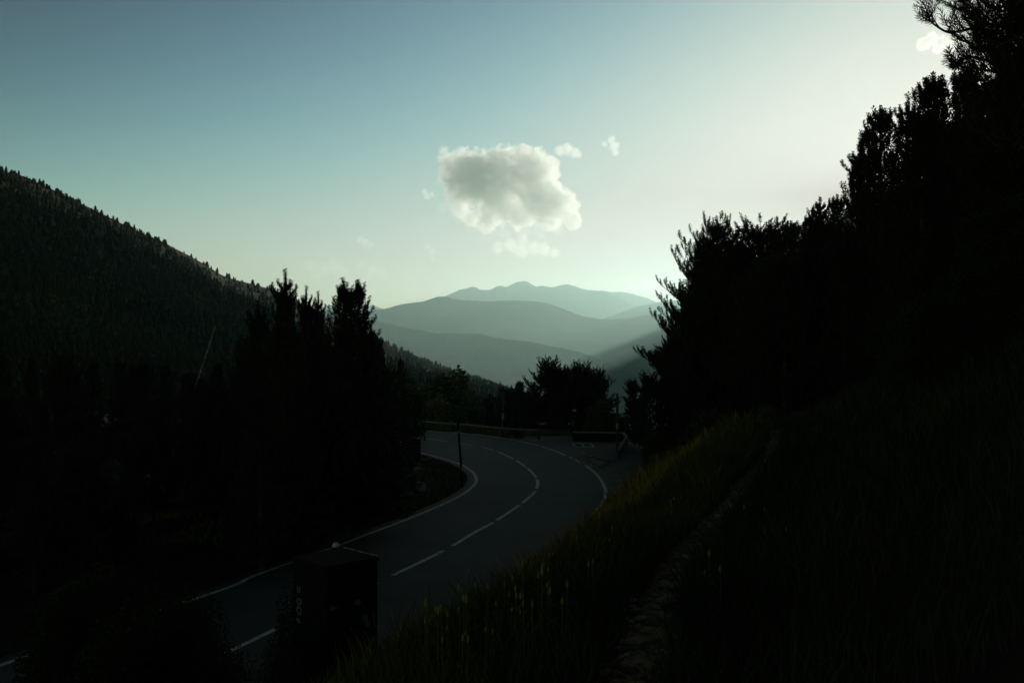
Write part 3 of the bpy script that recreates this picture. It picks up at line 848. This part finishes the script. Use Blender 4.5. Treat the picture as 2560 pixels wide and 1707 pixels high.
for x, y, h in ((5.6, 9.5, .9), (6.6, 11.8, 1.2), (5.9, 13.6, 1.1), (7.6, 14.2, 1.5), (7.2, 17.5, 1.3), (9.0, 17.2, 1.7), (8.7, 20.5, 1.4), (5.0, 7.6, .8), (4.2, 6.4, .7), (10.5, 21.5, 1.7), (9.6, 25, 1.5), (6.3, 8.2, 1.2)):
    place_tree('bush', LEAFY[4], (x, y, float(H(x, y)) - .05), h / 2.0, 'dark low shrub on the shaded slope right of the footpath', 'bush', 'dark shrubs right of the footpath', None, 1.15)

# ------------------------------------------------------------------ forest on the left hillside
def far_tree(seed, conifer):
    r = np.random.RandomState(seed); V = [(0, 0, 1.0)]; Fa = []
    if conifer:
        V, Fa = [], []
        for k in range(5):
            zb = .05 + .165 * k; rb = (.25, .27, .24, .19, .12)[k]; zt = zb + .34 - .02 * k
            o = len(V); V.append((0, 0, min(1.0, zt)))
            n = 7
            for j in range(n):
                q = rb * (.7 + .5 * r.rand()); a = j * 6.283 / n + r.rand() * .4
                V.append((q * math.cos(a), q * math.sin(a), zb + r.uniform(-.04, .04)))
            for j in range(n): Fa.append((o, o + 1 + j, o + 1 + (j + 1) % n))
        return V, Fa
    V, Fa = [], []
    for k in range(60):
        v = r.normal(0, 1, 3); v /= np.linalg.norm(v)
        c = np.array([0, 0, .58]) + v * np.array([.27, .27, .38]) * (.6 + .4 * r.rand())
        d = r.normal(0, 1, (3, 3)) * .075; o = len(V)
        V += [tuple(c + d[0]), tuple(c + d[1]), tuple(c - d[0] - d[1] + d[2] * .5)]; Fa.append((o, o + 1, o + 2))
    o = len(V); V += [(.02, 0, 0), (-.02, 0, 0), (0, 0, .6)]; Fa.append((o, o + 1, o + 2))
    return V, Fa
FT = [far_tree(k, True) for k in range(4)] + [far_tree(9, False), far_tree(10, False)]
nr = np.random.RandomState(5)
N = 30000
fu = nr.uniform(-500, 1330, N); ft = nr.uniform(.0, 1.0, N) ** .72
fx, fy, fz = hill_pt(fu, ft)
fv = 853.5 + F * (EYE - fz) / fy
fh = nr.uniform(.55, 1.1, N) * np.interp(fu, [0, 400, 700, 950, 1250], [4.4, 5.4, 7.2, 9.0, 10.5])
broad = (nr.rand(N) < np.clip(.10 + .22 * snoise(fx, fy, 61, 3, 120.0) + np.interp(fu, [600, 950, 1250], [0, .06, .22]), .02, .6))
fh[broad] *= .72
ok = (~in_meadow(fu, fv) | (nr.rand(N) < .45)) & ~((fu > 650) & (ft < .34))
ok &= ~((fu > 400) & (fu < 700) & (fv - np.interp(fu, ru, rv) < 10) & (nr.rand(N) < .65))
vis = ok & (((fu > 880) & (fu < 1300) & (fv < 1020)) | ((fu > -5) & (fu < 640) & (fv < np.interp(fu, ru, rv) + 210)))
size = np.where(vis, fh / fy, 0)
order = np.argsort(-size)
single = order[:300]
sset = np.zeros(N, bool); sset[single] = True
far_me = []
for k, (V, Fa) in enumerate(FT):
    me = mesh_np('far_tree', V, Fa, 3); me.materials.append(M['far_conifer'] if k < 4 else M['far_leaf']); far_me.append(me)
for j in single:
    k = int(nr.randint(4, 6) if broad[j] else nr.randint(0, 4))
    o = link('hillside_conifer' if k < 4 else 'hillside_leafy_tree', far_me[k])
    o.location = (fx[j], fy[j], fz[j] - .4); o.rotation_euler = (0, 0, nr.rand() * 6.28); s = fh[j]; o.scale = (s * 1.1, s * 1.1, s)
    if k < 4: tag(o, 'dark conifer standing in the forest on the hazy left hillside', 'tree', 'conifers on the left hillside')
    else: tag(o, 'yellowish leafy tree standing among conifers on the hazy left hillside', 'tree', 'leafy trees on the left hillside')
def forest(name, sel, ks, material):
    Vs, Fs, n = [], [], 0
    for k in ks:
        s2 = sel[nr.randint(0, len(ks), len(sel)) == ks.index(k)] if len(ks) > 1 else sel
        V = np.array(FT[k][0]); Fa = np.array(FT[k][1])
        a = nr.rand(len(s2)) * 6.28; h = fh[s2][:, None]
        X = (V[None, :, 0] * np.cos(a)[:, None] - V[None, :, 1] * np.sin(a)[:, None]) * h * 1.1 + fx[s2][:, None]
        Y = (V[None, :, 0] * np.sin(a)[:, None] + V[None, :, 1] * np.cos(a)[:, None]) * h * 1.1 + fy[s2][:, None]
        Z = V[None, :, 2] * h + fz[s2][:, None] - .4
        Vs.append(np.stack([X, Y, Z], 2).reshape(-1, 3))
        Fs.append((Fa[None] + (np.arange(len(s2)) * len(V))[:, None, None] + n).reshape(-1, 3)); n += len(s2) * len(V)
    return tag(link(name, mesh_np(name, np.concatenate(Vs), np.concatenate(Fs), 3), material), kind='stuff')
rest = np.where(ok & ~sset)[0]
forest('conifer_forest', rest[~broad[rest]], [0, 1, 2, 3], M['far_conifer'])
forest('leafy_forest', rest[broad[rest]], [4, 5], M['far_leaf'])

# ------------------------------------------------------------------ roadside objects
# snow pole on the inner verge
x, y, _ = G(1157, 1216)
e = empty('snow_pole', (x, y, float(H(x, y))), 'tall leaning dark snow pole on the grass verge inside the bend', 'pole')
top = Vector((-.21, 0, 2.87))
MB().tube([(0, 0, -.3), top * .5, top], .050, 10).build('pole', M['black'], e, smooth=True)
for f in (.30, .87):
    MB().tube([top * (f - .022), top * (f + .022)], .054, 10).build('reflective_band', M['steel'], e)
MB().tube([top, top + Vector((0, 0, .03))], [.056, .03], 10).build('cap', M['dark_metal'], e)
# tall post right of the lay-by
x, y, _ = G(1543, 1127)
zt = EYE - (983 - 853.5) / F * y
e = empty('wooden_post', (x, y, 0), 'tall dark post standing alone against the haze by the lay-by', 'post')
MB().tube([(0, 0, -.3), (.01, 0, zt * .5), (0, 0, zt)], .075, 8).build('pole', M['wood'], e)
MB().tube([(.005, 0, 1.30), (.005, 0, 1.62)], .080, 8).build('yellow_band', M['yellow'], e)
x, y, _ = G(1257.5, 1087)
y += 2.2; zt = EYE - (978 - 853.5) / F * y; x = (1257.5 - 1280) / F * y
e = empty('wooden_post', (x, y, float(H(x, y))), 'short dark post behind the wooden guardrail against the hillside', 'post')
MB().tube([(0, 0, -.3), (0, 0, zt - float(H(x, y)))], .085, 8).build('pole', M['wood'], e)
MB().tube([(0, 0, .95), (0, 0, 1.4)], .090, 8).build('pale_band', M['pale_wood'], e)

# wooden guardrail round the outside of the bend
gp = [(-9.6, 75.2), (-8.1, 74.0), (-6.7, 72.8), (-5.5, 71.6)] + [G(u, v)[:2] for u, v in ((1129, 1079.6), (1170, 1082), (1211.7, 1087), (1255.6, 1092))] + [(.55, 65.9), (1.75, 65.2)]
e = empty('wooden_guardrail', (gp[4][0], gp[4][1], 0), 'weathered wooden guardrail on short posts along the outer edge of the bend', 'guardrail')
ox, oy = gp[4]
for k, (x, y) in enumerate(gp):
    MB().tube([(x - ox, y - oy, -.3), (x - ox, y - oy, .70)], .085, 8).build('post', M['wood'], e)
    MB().tube([(x - ox, y - oy, .701), (x - ox, y - oy, .725)], .095, 8).build('post_cap', M['pale_wood'], e)
for (a, b) in zip(gp, gp[1:]):
    d = Vector((b[0] - a[0], b[1] - a[1], 0)); n = Vector((d.y, -d.x, 0)).normalized() * .13
    if n.y > 0: n = -n
    MB().tube([(a[0] - ox + n.x, a[1] - oy + n.y, .60), (b[0] - ox + n.x - d.x * .01, b[1] - oy + n.y - d.y * .01, .60)], .05, 8).build('rail', M['pale_wood'], e)

# low barrier round the lay-by: dark wall, pale top rail
bp = [(3.95, 64.6), (5.6, 64.3), (7.15, 63.8), (7.05, 61.2), (6.4, 57.6), (5.85, 54.4)]
e = empty('layby_barrier', (bp[2][0], bp[2][1], 0), 'low dark barrier with a pale top edge closing off the lay-by', 'barrier')
ox, oy = bp[2]
for k, (a, b) in enumerate(zip(bp, bp[1:])):
    d = Vector((b[0] - a[0], b[1] - a[1], 0)); L = d.length; rz = math.atan2(d.y, d.x)
    c = ((a[0] + b[0]) / 2 - ox, (a[1] + b[1]) / 2 - oy)
    if k < 2:
        MB().box((c[0], c[1], .18), (L - .02, .16, .60), rz, .012).build('wall', M['dark_metal'], e)
    MB().box((c[0], c[1], .535), (L - .006, .16, .075 if k < 2 else .06), rz, .012).build('top_rail', M['pale_wood'], e)
    if k >= 2: MB().box((b[0] - ox, b[1] - oy, .16), (.12, .14, .55), rz, .01).build('post', M['wood'], e)
# two small signs
def sign(u, v, d, w, h, label, extra):
    x, y, z = at(u, v, d); b = float(H(x, y))
    e = empty('small_sign', (x, y, b), label, 'sign')
    MB().tube([(0, .03, -.3), (0, .03, z - b + h * .5)], .03, 8).build('post', M['dark_metal'], e)
    MB().box((0, 0, z - b), (w, .025, h), 0, .004).build('board', M['sign'], e)
    for (dx, dz, ww, hh) in extra:
        MB().box((dx, -.002, z - b + dz), (ww, .022, hh), 0, .003).build('board', M['sign'], e)
    return e
sign(1436, 1026, 68, .26, .17, 'small white rectangular sign in front of the dark pines', [])
e = sign(1433, 1056.5, 66.5, .20, .05, 'low signpost with narrow pale boards beside the lay-by barrier', [(-.02, .14, .06, .07), (-.02, -.18, .07, .10)])
d_ = MB(); d_.tube([(-.27, -.01, 1.0), (-.27, .015, 1.0)], .06, 14)
x, y, z = at(1433, 1056.5, 66.5)
d_.tube([(-.27, .02, 1.0), (0, .03, .95)], .012, 6)
d_.build('round_plate', M['sign'], e)

# low stone wall left of the bend
x, y, _ = G(1052, 1149)
e = empty('low_wall', (x - 1.5, y, float(H(x - 1.5, y))), 'low dark masonry wall end beside the inner edge line left of the bend', 'wall')
MB().box((0, 0, .52), (3.0, .5, 1.24), 0, .02).build('wall_body', M['concrete'], e)
MB().box((-.13, .0, 1.175), (2.72, .56, .07), 0, .015).build('coping', M['wood'], e)

# rocks on the inner verge
def rock_mesh(seed, flat):
    r = random.Random(seed); b = bmesh.new()
    bmesh.ops.create_icosphere(b, subdivisions=3, radius=1.0)
    cuts = [Vector((r.gauss(0, 1), r.gauss(0, 1), r.gauss(0, 1))).normalized() for _ in range(9)]
    lim = [r.uniform(.55, .85) for _ in cuts]
    for v in b.verts:
        for c, l in zip(cuts, lim):
            t = v.co.dot(c)
            if t > l: v.co -= c * (t - l)
        v.co *= 1 + .05 * r.uniform(-1, 1); v.co.z *= flat
    me = bpy.data.meshes.new('rock'); b.to_mesh(me); b.free(); me.materials.append(M['rock']); return me
for k, (u, v, sx, sy, sz, lab) in enumerate([
        (1033, 1222, .75, 1.0, .30, 'long flat pale rock slab in the grass left of the bend'),
        (1005, 1238, .5, .6, .3, 'grey rock in front of the long flat slab'),
        (1036, 1170, .32, .4, .34, 'upright pale rock below the low wall'),
        (1042, 1180, .36, .4, .22, 'squat pale rock at the foot of the upright rock'),
        (1064, 1148, .42, .5, .10, 'thin flat stone slab by the corner of the low wall'),
        (1022, 1192, .40, .5, .24, 'dark rock between the long slab and the rocks below the wall'),
        (522, 1684, .20, .22, .14, 'pale stone lying alone near the lower left edge of the road')]):
    x, y, _ = G(u, v)
    o = link('rock', rock_mesh(50 + k, 1.0)); o.location = (x, y, float(H(x, y)) + sz * .25); o.scale = (sx, sy, sz); o.rotation_euler = (.1, .05, k * .9)
    tag(o, lab, 'rock')

# dark cabinet on the near bank with pale worn marks
cx, cy, ct = at(838, 1390, 12.2)
cb = float(H(cx, cy)) - .25
e = empty('roadside_cabinet', (cx, cy, cb), 'dark square cabinet on the grass bank with worn pale marks on its sides', 'cabinet', rz=R(45))
hh = ct - cb; hw = .37
MB().box((0, 0, hh / 2 - .03), (2 * hw, 2 * hw, hh - .06), 0, .01).build('body', M['black'], e)
MB().box((0, 0, hh - .028), (2 * hw + .03, 2 * hw + .03, .05), 0, .006).build('lid', M['dark_metal'], e)
MB().box((0, -hw - .004, hh * .5), (2 * hw - .07, .010, hh - .22), 0, .003).build('door', M['dark_metal'], e)
for q in (.25, .5, .75):
    MB().tube([(-hw + .03, -hw - .012, hh * q - .05), (-hw + .03, -hw - .012, hh * q + .05)], .011, 8).build('hinge', M['dark_metal'], e)
MB().box((hw - .08, -hw - .014, hh * .55), (.03, .014, .10), 0, .004).build('lock', M['dark_metal'], e)
MB().box((0, 0, .10), (2 * hw + .08, 2 * hw + .08, .36), 0, .01).build('base', M['concrete'], e)
for s in (0, 1):
    b = MB()
    r2 = random.Random(3 + s); q = -hw
    while q < hw - .1:
        L = r2.uniform(.05, .14)
        c = q + L / 2
        b.box((c, hw + .012, hh + .002) if s == 0 else (hw + .012, c, hh + .002), (L, .014, .010) if s == 0 else (.014, L, .010))
        q += L + r2.uniform(.02, .06)
    if s == 1: b.build('worn_lid_edge', M['pale_wood'], e)
    else: b.bm.free()
def mark(face, a, z, pts):
    """flat print on a side of the cabinet, pts as (offset, height)"""
    V = []
    for o_, h_ in pts:
        q = a + o_
        V.append((q, -hw - .011, z + h_) if face == 'y' else (-hw - .003, q, z + h_))
    MB().poly(V).build('pale_mark', M['pale_print'], e)
def ring(face, a, z, rx, rz_, w):
    b = MB()
    for k in range(14):
        p = []
        for kk, rr in ((k, 1), (k + 1, 1), (k + 1, 1 - w), (k, 1 - w)):
            t = kk * 6.2832 / 14
            q, h_ = a + rx * rr * math.cos(t), z + rz_ * rr * math.sin(t)
            p.append((q, -hw - .011, h_) if face == 'y' else (-hw - .003, q, h_))
        b.poly(p)
    b.build('pale_mark', M['pale_print'], e)
# left face (-x side) looks left towards the camera, right face (-y side) looks right
zz = lambda v: hh - (v - 1408) / F * (cy - .25)
ring('x', .22, zz(1517), .055, .045, .5); ring('x', .22, zz(1540), .065, .055, .5)
mark('x', .24, zz(1565), [(-.05, -.03), (.03, -.03), (.05, .02), (-.02, .03)])
mark('x', .25, zz(1487), [(-.012, -.04), (.012, -.04), (.016, .04), (-.012, .04)])
mark('x', .21, zz(1487), [(-.012, -.04), (.012, -.04), (.016, .04), (-.012, .04)])
mark('y', -.28, zz(1512), [(-.07, -.03), (.06, -.03), (-.03, .04)])
mark('y', .06, zz(1512), [(-.05, -.03), (.05, -.035), (.04, .02), (0, .035), (-.04, .03)])
mark('y', .20, zz(1560), [(-.07, .08), (0, .05), (.05, -.09), (.0, -.11), (-.06, -.02)])
mark('y', .29, zz(1560), [(-.02, .10), (.02, .06), (.04, -.12), (.015, -.13)])
# marker post with a white domed cap behind the cabinet
x, y, z = at(840, 1362, 14.0); b0 = float(H(x, y))
e = empty('marker_post', (x, y, b0), 'slim marker post with a small white domed cap behind the cabinet', 'post')
MB().tube([(0, 0, -.3), (0, 0, z - b0 - .02)], .022, 8).build('pole', M['dark_metal'], e)
MB().tube([(0, 0, z - b0 - .02), (0, 0, z - b0 + .005), (0, 0, z - b0 + .03), (0, 0, z - b0 + .04)], [.056, .053, .034, .008], 14).build('cap', M['white'], e, smooth=True)

# pale leaning trunk and railing glimpsed in the dark left stand
p0 = at(500, 932, 46); p1 = at(538, 815, 46)
zb_ = float(H(p0[0], p0[1]))
e = empty('bare_trunk', (p0[0], p0[1], zb_), 'thin pale leaning bare trunk in front of the black pines at left', 'tree')
dx, dz = p1[0] - p0[0], p1[2] - p0[2]; k0 = (p0[2] - zb_)
MB().tube([(-dx * k0 / dz, 0, 0), (0, 0, k0), (dx * .5, .03, k0 + dz * .5), (dx, 0, k0 + dz)], [.05, .042, .035, .02], 7).build('trunk', M['birch'], e, smooth=True)
x, y, z = at(480, 1096, 55); x1, _, z1 = at(556, 1103, 55); b0 = float(H(x, y))
e = empty('hand_rail', (x, y, b0), 'thin pale railing in the clearing among the dark left pines', 'railing')
MB().tube([(0, 0, z - b0), (x1 - x, 0, z1 - b0)], .016, 8).build('rail', M['pale_wood'], e)
for f in (0, .5, 1): MB().tube([((x1 - x) * f, 0, -.2), ((x1 - x) * f, 0, (z - b0) + (z1 - z) * f)], .02, 8).build('post', M['wood'], e)

# ------------------------------------------------------------------ grass and flowers
def blades(name, X, Y, h, w, bend, material, seed, lift=None):
    r = np.random.RandomState(seed); n = len(X)
    Z = H(X, Y) - .02 if lift is None else lift
    a = r.rand(n) * 6.28; ca, sa = np.cos(a), np.sin(a)
    b = bend * (.4 + r.rand(n)) * h; ba = r.rand(n) * 6.28; bx_, by_ = np.cos(ba) * b, np.sin(ba) * b
    V = np.zeros((n, 5, 3))
    V[:, 0] = np.c_[X - ca * w, Y - sa * w, Z]; V[:, 1] = np.c_[X + ca * w, Y + sa * w, Z]
    V[:, 2] = np.c_[X + bx_ * .35 + ca * w * .8, Y + by_ * .35 + sa * w * .8, Z + h * .6]
    V[:, 3] = np.c_[X + bx_ * .35 - ca * w * .8, Y + by_ * .35 - sa * w * .8, Z + h * .6]
    V[:, 4] = np.c_[X + bx_, Y + by_, Z + h]
    i = np.arange(n)[:, None] * 5
    Fa = np.concatenate([i + np.array([[0, 1, 2]]), i + np.array([[0, 2, 3]]), i + np.array([[3, 2, 4]])])
    return tag(link(name, mesh_np(name, V.reshape(-1, 3), Fa, 3), material), kind='stuff')
gr = np.random.RandomState(8)
def bank_pts(n, ylo, yhi, pw, lo, hi):
    y = ylo + (yhi - ylo) * gr.rand(n) ** pw; f = lo + (hi - lo) * gr.rand(n)
    xf = np.interp(y, FY, FX); xt = np.interp(y, TY, TX)
    return xf + (xt - .16 - xf) * f, y
X, Y = bank_pts(105000, 3.5, 62, 1.3, .04, .99)
dry = snoise(X, Y, 12, 3, 3.0) + .5 * (gr.rand(len(X)) - .5) + np.interp(Y, [5, 12, 30], [-.30, .2, .5]) > 0
hN = (.09 + .19 * gr.rand(len(X)) ** 1.6) * (.7 + .4 * (snoise(X, Y, 13, 2, 2.0) + .5))
wN = np.clip(.0009 * Y ** .8, .0018, .014) * (.7 + .6 * gr.rand(len(X)))
hN = np.clip(hN, .08, .6)
yn = gr.uniform(3.6, 17, 16000); xn = np.interp(yn, TY, TX) - .14 - .95 * gr.rand(16000) ** 1.3
blades('dry_grass', X[dry], Y[dry], hN[dry] * 1.15, wN[dry], .55, M['dry_grass'], 1)
g = ~dry
blades('green_grass', np.r_[X[g], xn], np.r_[Y[g], yn], np.r_[hN[g], .08 + .2 * gr.rand(16000)], np.r_[wN[g], .0018 + .0003 * yn], .5, M['green_grass'], 2)
# right of the path: tree shade put into the darker blade colour
n = 62000
y = 3.6 + 30 * gr.rand(n) ** 1.3; x = np.interp(y, TY, TX) + .20 + 7 * gr.rand(n) ** 1.5
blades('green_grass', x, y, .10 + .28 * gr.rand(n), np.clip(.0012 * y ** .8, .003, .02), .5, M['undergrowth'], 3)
yq = 3.6 + 20 * gr.rand(5200) ** 1.2; xq = np.interp(yq, TY, TX) + np.where(gr.rand(5200) < .5, -1, 1) * (.07 + .16 * gr.rand(5200))
blades('green_grass', xq, yq, .04 + .10 * gr.rand(5200), .0016 + .0004 * yq, .7, M['green_grass'], 9)
# inner verge and far verge
n = 26000
y = gr.uniform(14, 58, n); xi = np.interp(y, inner_c[:, 1], inner_c[:, 0])
x = xi - .55 - 9 * gr.rand(n) ** 1.6
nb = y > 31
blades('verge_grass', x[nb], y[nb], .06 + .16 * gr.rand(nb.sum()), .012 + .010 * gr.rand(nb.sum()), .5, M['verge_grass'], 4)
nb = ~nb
blades('undergrowth', x[nb], y[nb], .06 + .16 * gr.rand(nb.sum()), .008 + .006 * gr.rand(nb.sum()), .5, M['undergrowth'], 14)  # near stretch of the same verge, shaded by this darker grass colour
n = 7000
x = gr.uniform(-9, 4, n); y = np.interp(x, [-9, -5, -3, 0, 4], [75.5, 72.4, 70.6, 67.6, 67.3]) + .3 + 4 * gr.rand(n) ** 1.5
blades('green_grass', x, y, .12 + .25 * gr.rand(n), .03, .5, M['verge_grass'], 5)

# yellow flower heads on the bank
fm = MB()
fm.tube([(0, 0, .262), (0, 0, .275), (0, 0, .30), (0, 0, .318)], [.004, .013, .010, .003], 6)
for k in range(9):
    t = k / 8.0; a = k * 2.4; q = .011 * (1 - .5 * t)
    p = Vector((math.cos(a) * q, math.sin(a) * q, .266 + .045 * t)); o = Vector((math.cos(a), math.sin(a), .7)).normalized() * .013; s_ = Vector((-math.sin(a), math.cos(a), 0)) * .006
    fm.poly([p - s_, p + o, p + s_])
bloom0 = fm.build('bloom', M['flower'])
st = MB(); st.tube([(0, 0, -.03), (.004, 0, .12), (0, 0, .325)], [.0035, .003, .0018], 5)
for k in range(6):
    a = k * 1.9; z = .05 + .03 * k
    st.poly([(0, 0, z), (math.cos(a) * .03 - math.sin(a) * .008, math.sin(a) * .03 + math.cos(a) * .008, z + .02), (math.cos(a) * .065, math.sin(a) * .065, z + .03), (math.cos(a) * .03 + math.sin(a) * .008, math.sin(a) * .03 - math.cos(a) * .008, z + .02)])
stem0 = st.build('stem', M['stem'])
bm_, sm_ = bloom0.data, stem0.data
bpy.data.objects.remove(bloom0); bpy.data.objects.remove(stem0)
frnd = random.Random(21)
def bank_hit(u, v):
    for d in np.linspace(4, 70, 700):
        x, y, z = at(u, v, d)
        if z < float(H(x, y)) + .25: return x, y
    return None
clusters = [(1060, 1575, 60, 40, 7), (1140, 1560, 60, 50, 8), (1230, 1530, 60, 50, 9), (1290, 1510, 60, 55, 7), (1370, 1500, 50, 50, 8), (1400, 1420, 50, 30, 6), (1560, 1375, 30, 14, 7), (1700, 1260, 50, 40, 9), (1735, 1230, 25, 25, 6), (1540, 1330, 40, 20, 4), (1790, 1130, 30, 30, 4), (1900, 1300, 40, 40, 5), (2010, 1100, 30, 20, 5), (1770, 1480, 60, 50, 4), (1240, 1440, 40, 20, 3)]
for (u, v, su, sv, n) in clusters:
    for _ in range(n):
        hit = bank_hit(u + frnd.gauss(0, su), v + frnd.gauss(0, sv) * .6)
        if hit is None or hit[0] < np.interp(hit[1], FY, FX) + .2: continue
        x, y = hit
        if abs(x - np.interp(y, TY, TX)) < .3: continue
        e = empty('yellow_flower', (x, y, float(H(x, y))), 'yellow flower spike standing in the grass of the bank beside the footpath', 'flower', 'yellow flowers in the bank grass', frnd.uniform(0, 6.28))
        s_ = frnd.uniform(.7, 1.15); e.scale = (s_, s_, s_ * frnd.uniform(.85, 1.3))
        link('stem', sm_, None, e); q_ = link('bloom', bm_, None, e); q_.scale = (.6, .6, .6); q_.location = (0, 0, .118)

# ------------------------------------------------------------------ clouds (far behind the haze)
CD = 16500.0
PXM = CD / F
def cloud(blobs, label, dens, seed, nscale=3.2, erode=.55, amp=.9, gain=5.0):
    """blobs in photo pixels (u, v, r) at the cloud distance; density falls off with blob distance and turbulence"""
    r = random.Random(seed)
    u0 = sum(b[0] for b in blobs) / len(blobs); v0 = sum(b[1] for b in blobs) / len(blobs)
    B = [((b[0] - u0) / 100, r.uniform(-.35, .35) * b[2] / 100, (v0 - b[1]) / 100, b[2] / 100) for b in blobs]
    bm = bmesh.new()
    for b in B:
        q = bmesh.ops.create_icosphere(bm, subdivisions=2, radius=b[3] * 1.2)['verts']
        for v in q: v.co += Vector(b[:3])
    me0 = bpy.data.meshes.new('tmp'); bm.to_mesh(me0); bm.free()
    o0 = bpy.data.objects.new('tmp', me0); COL.objects.link(o0)
    rm = o0.modifiers.new('r', 'REMESH'); rm.mode = 'VOXEL'; rm.voxel_size = max(.02, min(b[3] for b in B) * .22)
    me = bpy.data.meshes.new_from_object(o0.evaluated_get(bpy.context.evaluated_depsgraph_get()))
    bpy.data.objects.remove(o0)
    m = bpy.data.materials.new('cloud'); m.use_nodes = True
    n = m.node_tree; n.nodes.remove(n.nodes['Principled BSDF'])
    def math_(op, a, b=None, c=None, clamp=False):
        k = n.nodes.new('ShaderNodeMath'); k.operation = op; k.use_clamp = clamp
        for i, x in enumerate((a, b, c)):
            if x is None: continue
            if isinstance(x, (int, float)): k.inputs[i].default_value = x
            else: n.links.new(x, k.inputs[i])
        return k.outputs[0]
    tc = n.nodes.new('ShaderNodeTexCoord')
    f = None
    for b in B:
        ds = n.nodes.new('ShaderNodeVectorMath'); ds.operation = 'DISTANCE'
        n.links.new(tc.outputs['Object'], ds.inputs[0]); ds.inputs[1].default_value = b[:3]
        q = math_('MULTIPLY_ADD', ds.outputs['Value'], -1.0 / b[3], 1.0)
        f = q if f is None else math_('SMOOTH_MAX', f, q, .12)
    no = n.nodes.new('ShaderNodeTexNoise'); no.inputs['Scale'].default_value = nscale; no.inputs['Detail'].default_value = 6; no.inputs['Roughness'].default_value = .6
    no.noise_dimensions = '4D'; no.inputs['W'].default_value = seed * 1.7
    n.links.new(tc.outputs['Object'], no.inputs['Vector'])
    n2 = n.nodes.new('ShaderNodeTexNoise'); n2.inputs['Scale'].default_value = nscale * 1.9; n2.inputs['Detail'].default_value = 5; n2.inputs['Roughness'].default_value = .65
    n.links.new(tc.outputs['Object'], n2.inputs['Vector'])
    nn = math_('MULTIPLY_ADD', math_('SUBTRACT', no.outputs['Fac'], erode), amp, math_('MULTIPLY', math_('SUBTRACT', n2.outputs['Fac'], .52), amp * 1.7))
    dd = math_('MULTIPLY', math_('ADD', f, nn), gain, None, True)
    pv = n.nodes.new('ShaderNodeVolumePrincipled')
    pv.inputs['Color'].default_value = (.985, .99, .985, 1); pv.inputs['Anisotropy'].default_value = .45
    n.links.new(math_('MULTIPLY', dd, dens), pv.inputs['Density'])
    n.links.new(pv.outputs[0], n.nodes['Material Output'].inputs['Volume'])
    m.cycles.volume_step_rate = .35
    me.materials.clear(); me.materials.append(m)
    o = link('cloud', me)
    o.location = at(u0, v0, CD); k = PXM * 100; o.scale = (k, k, k)
    return tag(o, label, 'cloud')
cloud([(1175, 450, 72), (1255, 445, 80), (1325, 435, 68), (1350, 500, 62), (1240, 515, 50), (1140, 420, 36), (1400, 512, 44), (1432, 548, 26), (1310, 392, 30), (1245, 398, 30), (1165, 408, 20), (1195, 408, 20), (1310, 374, 14), (1372, 420, 28), (1120, 440, 24), (1150, 520, 26), (1180, 545, 24), (1300, 530, 44), (1375, 545, 34), (1215, 560, 26), (1384, 440, 18), (1390, 462, 16), (1425, 492, 18), (1436, 515, 16), (1345, 392, 16), (1360, 400, 12), (1275, 386, 14), (1235, 388, 10), (1108, 425, 12)],
      'large grey cumulus cloud with bright rims hanging over the distant mountains', .0053, 1, 3.0, .53, .95, 18.0)
cloud([(1150, 535, 26), (1185, 556, 26), (1225, 572, 26), (1265, 580, 24), (1310, 584, 24), (1350, 578, 24), (1395, 572, 24), (1430, 566, 18), (1110, 520, 18)],
      'thin ragged veil hanging from the base of the large cumulus', .0007, 20, 4.0, .54, 1.2, 3.0)
cloud([(1245, 618, 20), (1275, 612, 22), (1305, 625, 24), (1335, 620, 22), (1362, 622, 20), (1310, 600, 18), (1385, 632, 16)], 'small flat grey cloud just beneath the large cumulus', .0028, 2, 4.0, .55, 1.1, 4.0)
cloud([(1110, 378, 14), (1116, 392, 16), (1106, 396, 14), (1118, 402, 10)], 'small pale puff above the left shoulder of the large cumulus', .004, 3, 6, .52, 1.1, 3.0)
cloud([(1400, 378, 16), (1420, 374, 18), (1436, 382, 16), (1446, 388, 11), (1392, 374, 10)], 'small white puff right of the top of the large cumulus', .0045, 4, 6, .52, 1.1, 3.0)
cloud([(1528, 352, 14), (1536, 366, 16), (1540, 380, 12), (1512, 360, 10)], 'faint ragged puff farthest right of the cumulus in open sky', .0035, 5, 6, .52, 1.1, 3.0)
cloud([(2312, 110, 18), (2330, 98, 18), (2352, 108, 20), (2375, 112, 18), (2390, 104, 12), (2345, 120, 14)], 'bright white cloud beside the overhanging pine branch', .012, 6, 5, .52, 1.0, 4.0)
cloud([(1062, 480, 10), (1068, 492, 11), (1080, 486, 8)], 'tiny pale puff left of the large cumulus', .004, 7, 8, .5, 1.0, 3.0)
cloud([(780, 668, 22), (810, 676, 24), (845, 672, 22), (830, 660, 16), (790, 690, 18), (860, 684, 18)], 'faint wispy cloud low over the ridge above the left pines', .0012, 8, 5, .5, 1.2, 2.5)
cloud([(905, 664, 16), (930, 676, 20), (955, 684, 18), (920, 690, 14)], 'faint wispy cloud low right of the twin-topped pine', .0011, 9, 5, .5, 1.2, 2.5)
cloud([(900, 600, 12), (912, 606, 13), (926, 612, 10)], 'tiny faint puff high above the twin-topped pine', .0025, 10, 7, .5, 1.1, 3.0)
cloud([(1070, 618, 10), (1080, 628, 12), (1082, 646, 9)], 'tiny faint streak low left beneath the large cumulus', .002, 11, 7, .5, 1.1, 3.0)
cloud([(1590, 712, 24), (1625, 706, 26), (1660, 716, 26), (1640, 728, 22), (1560, 718, 18)], 'pale hazy cloud low beside the right-hand forest edge', .0010, 12, 5, .5, 1.2, 2.5)
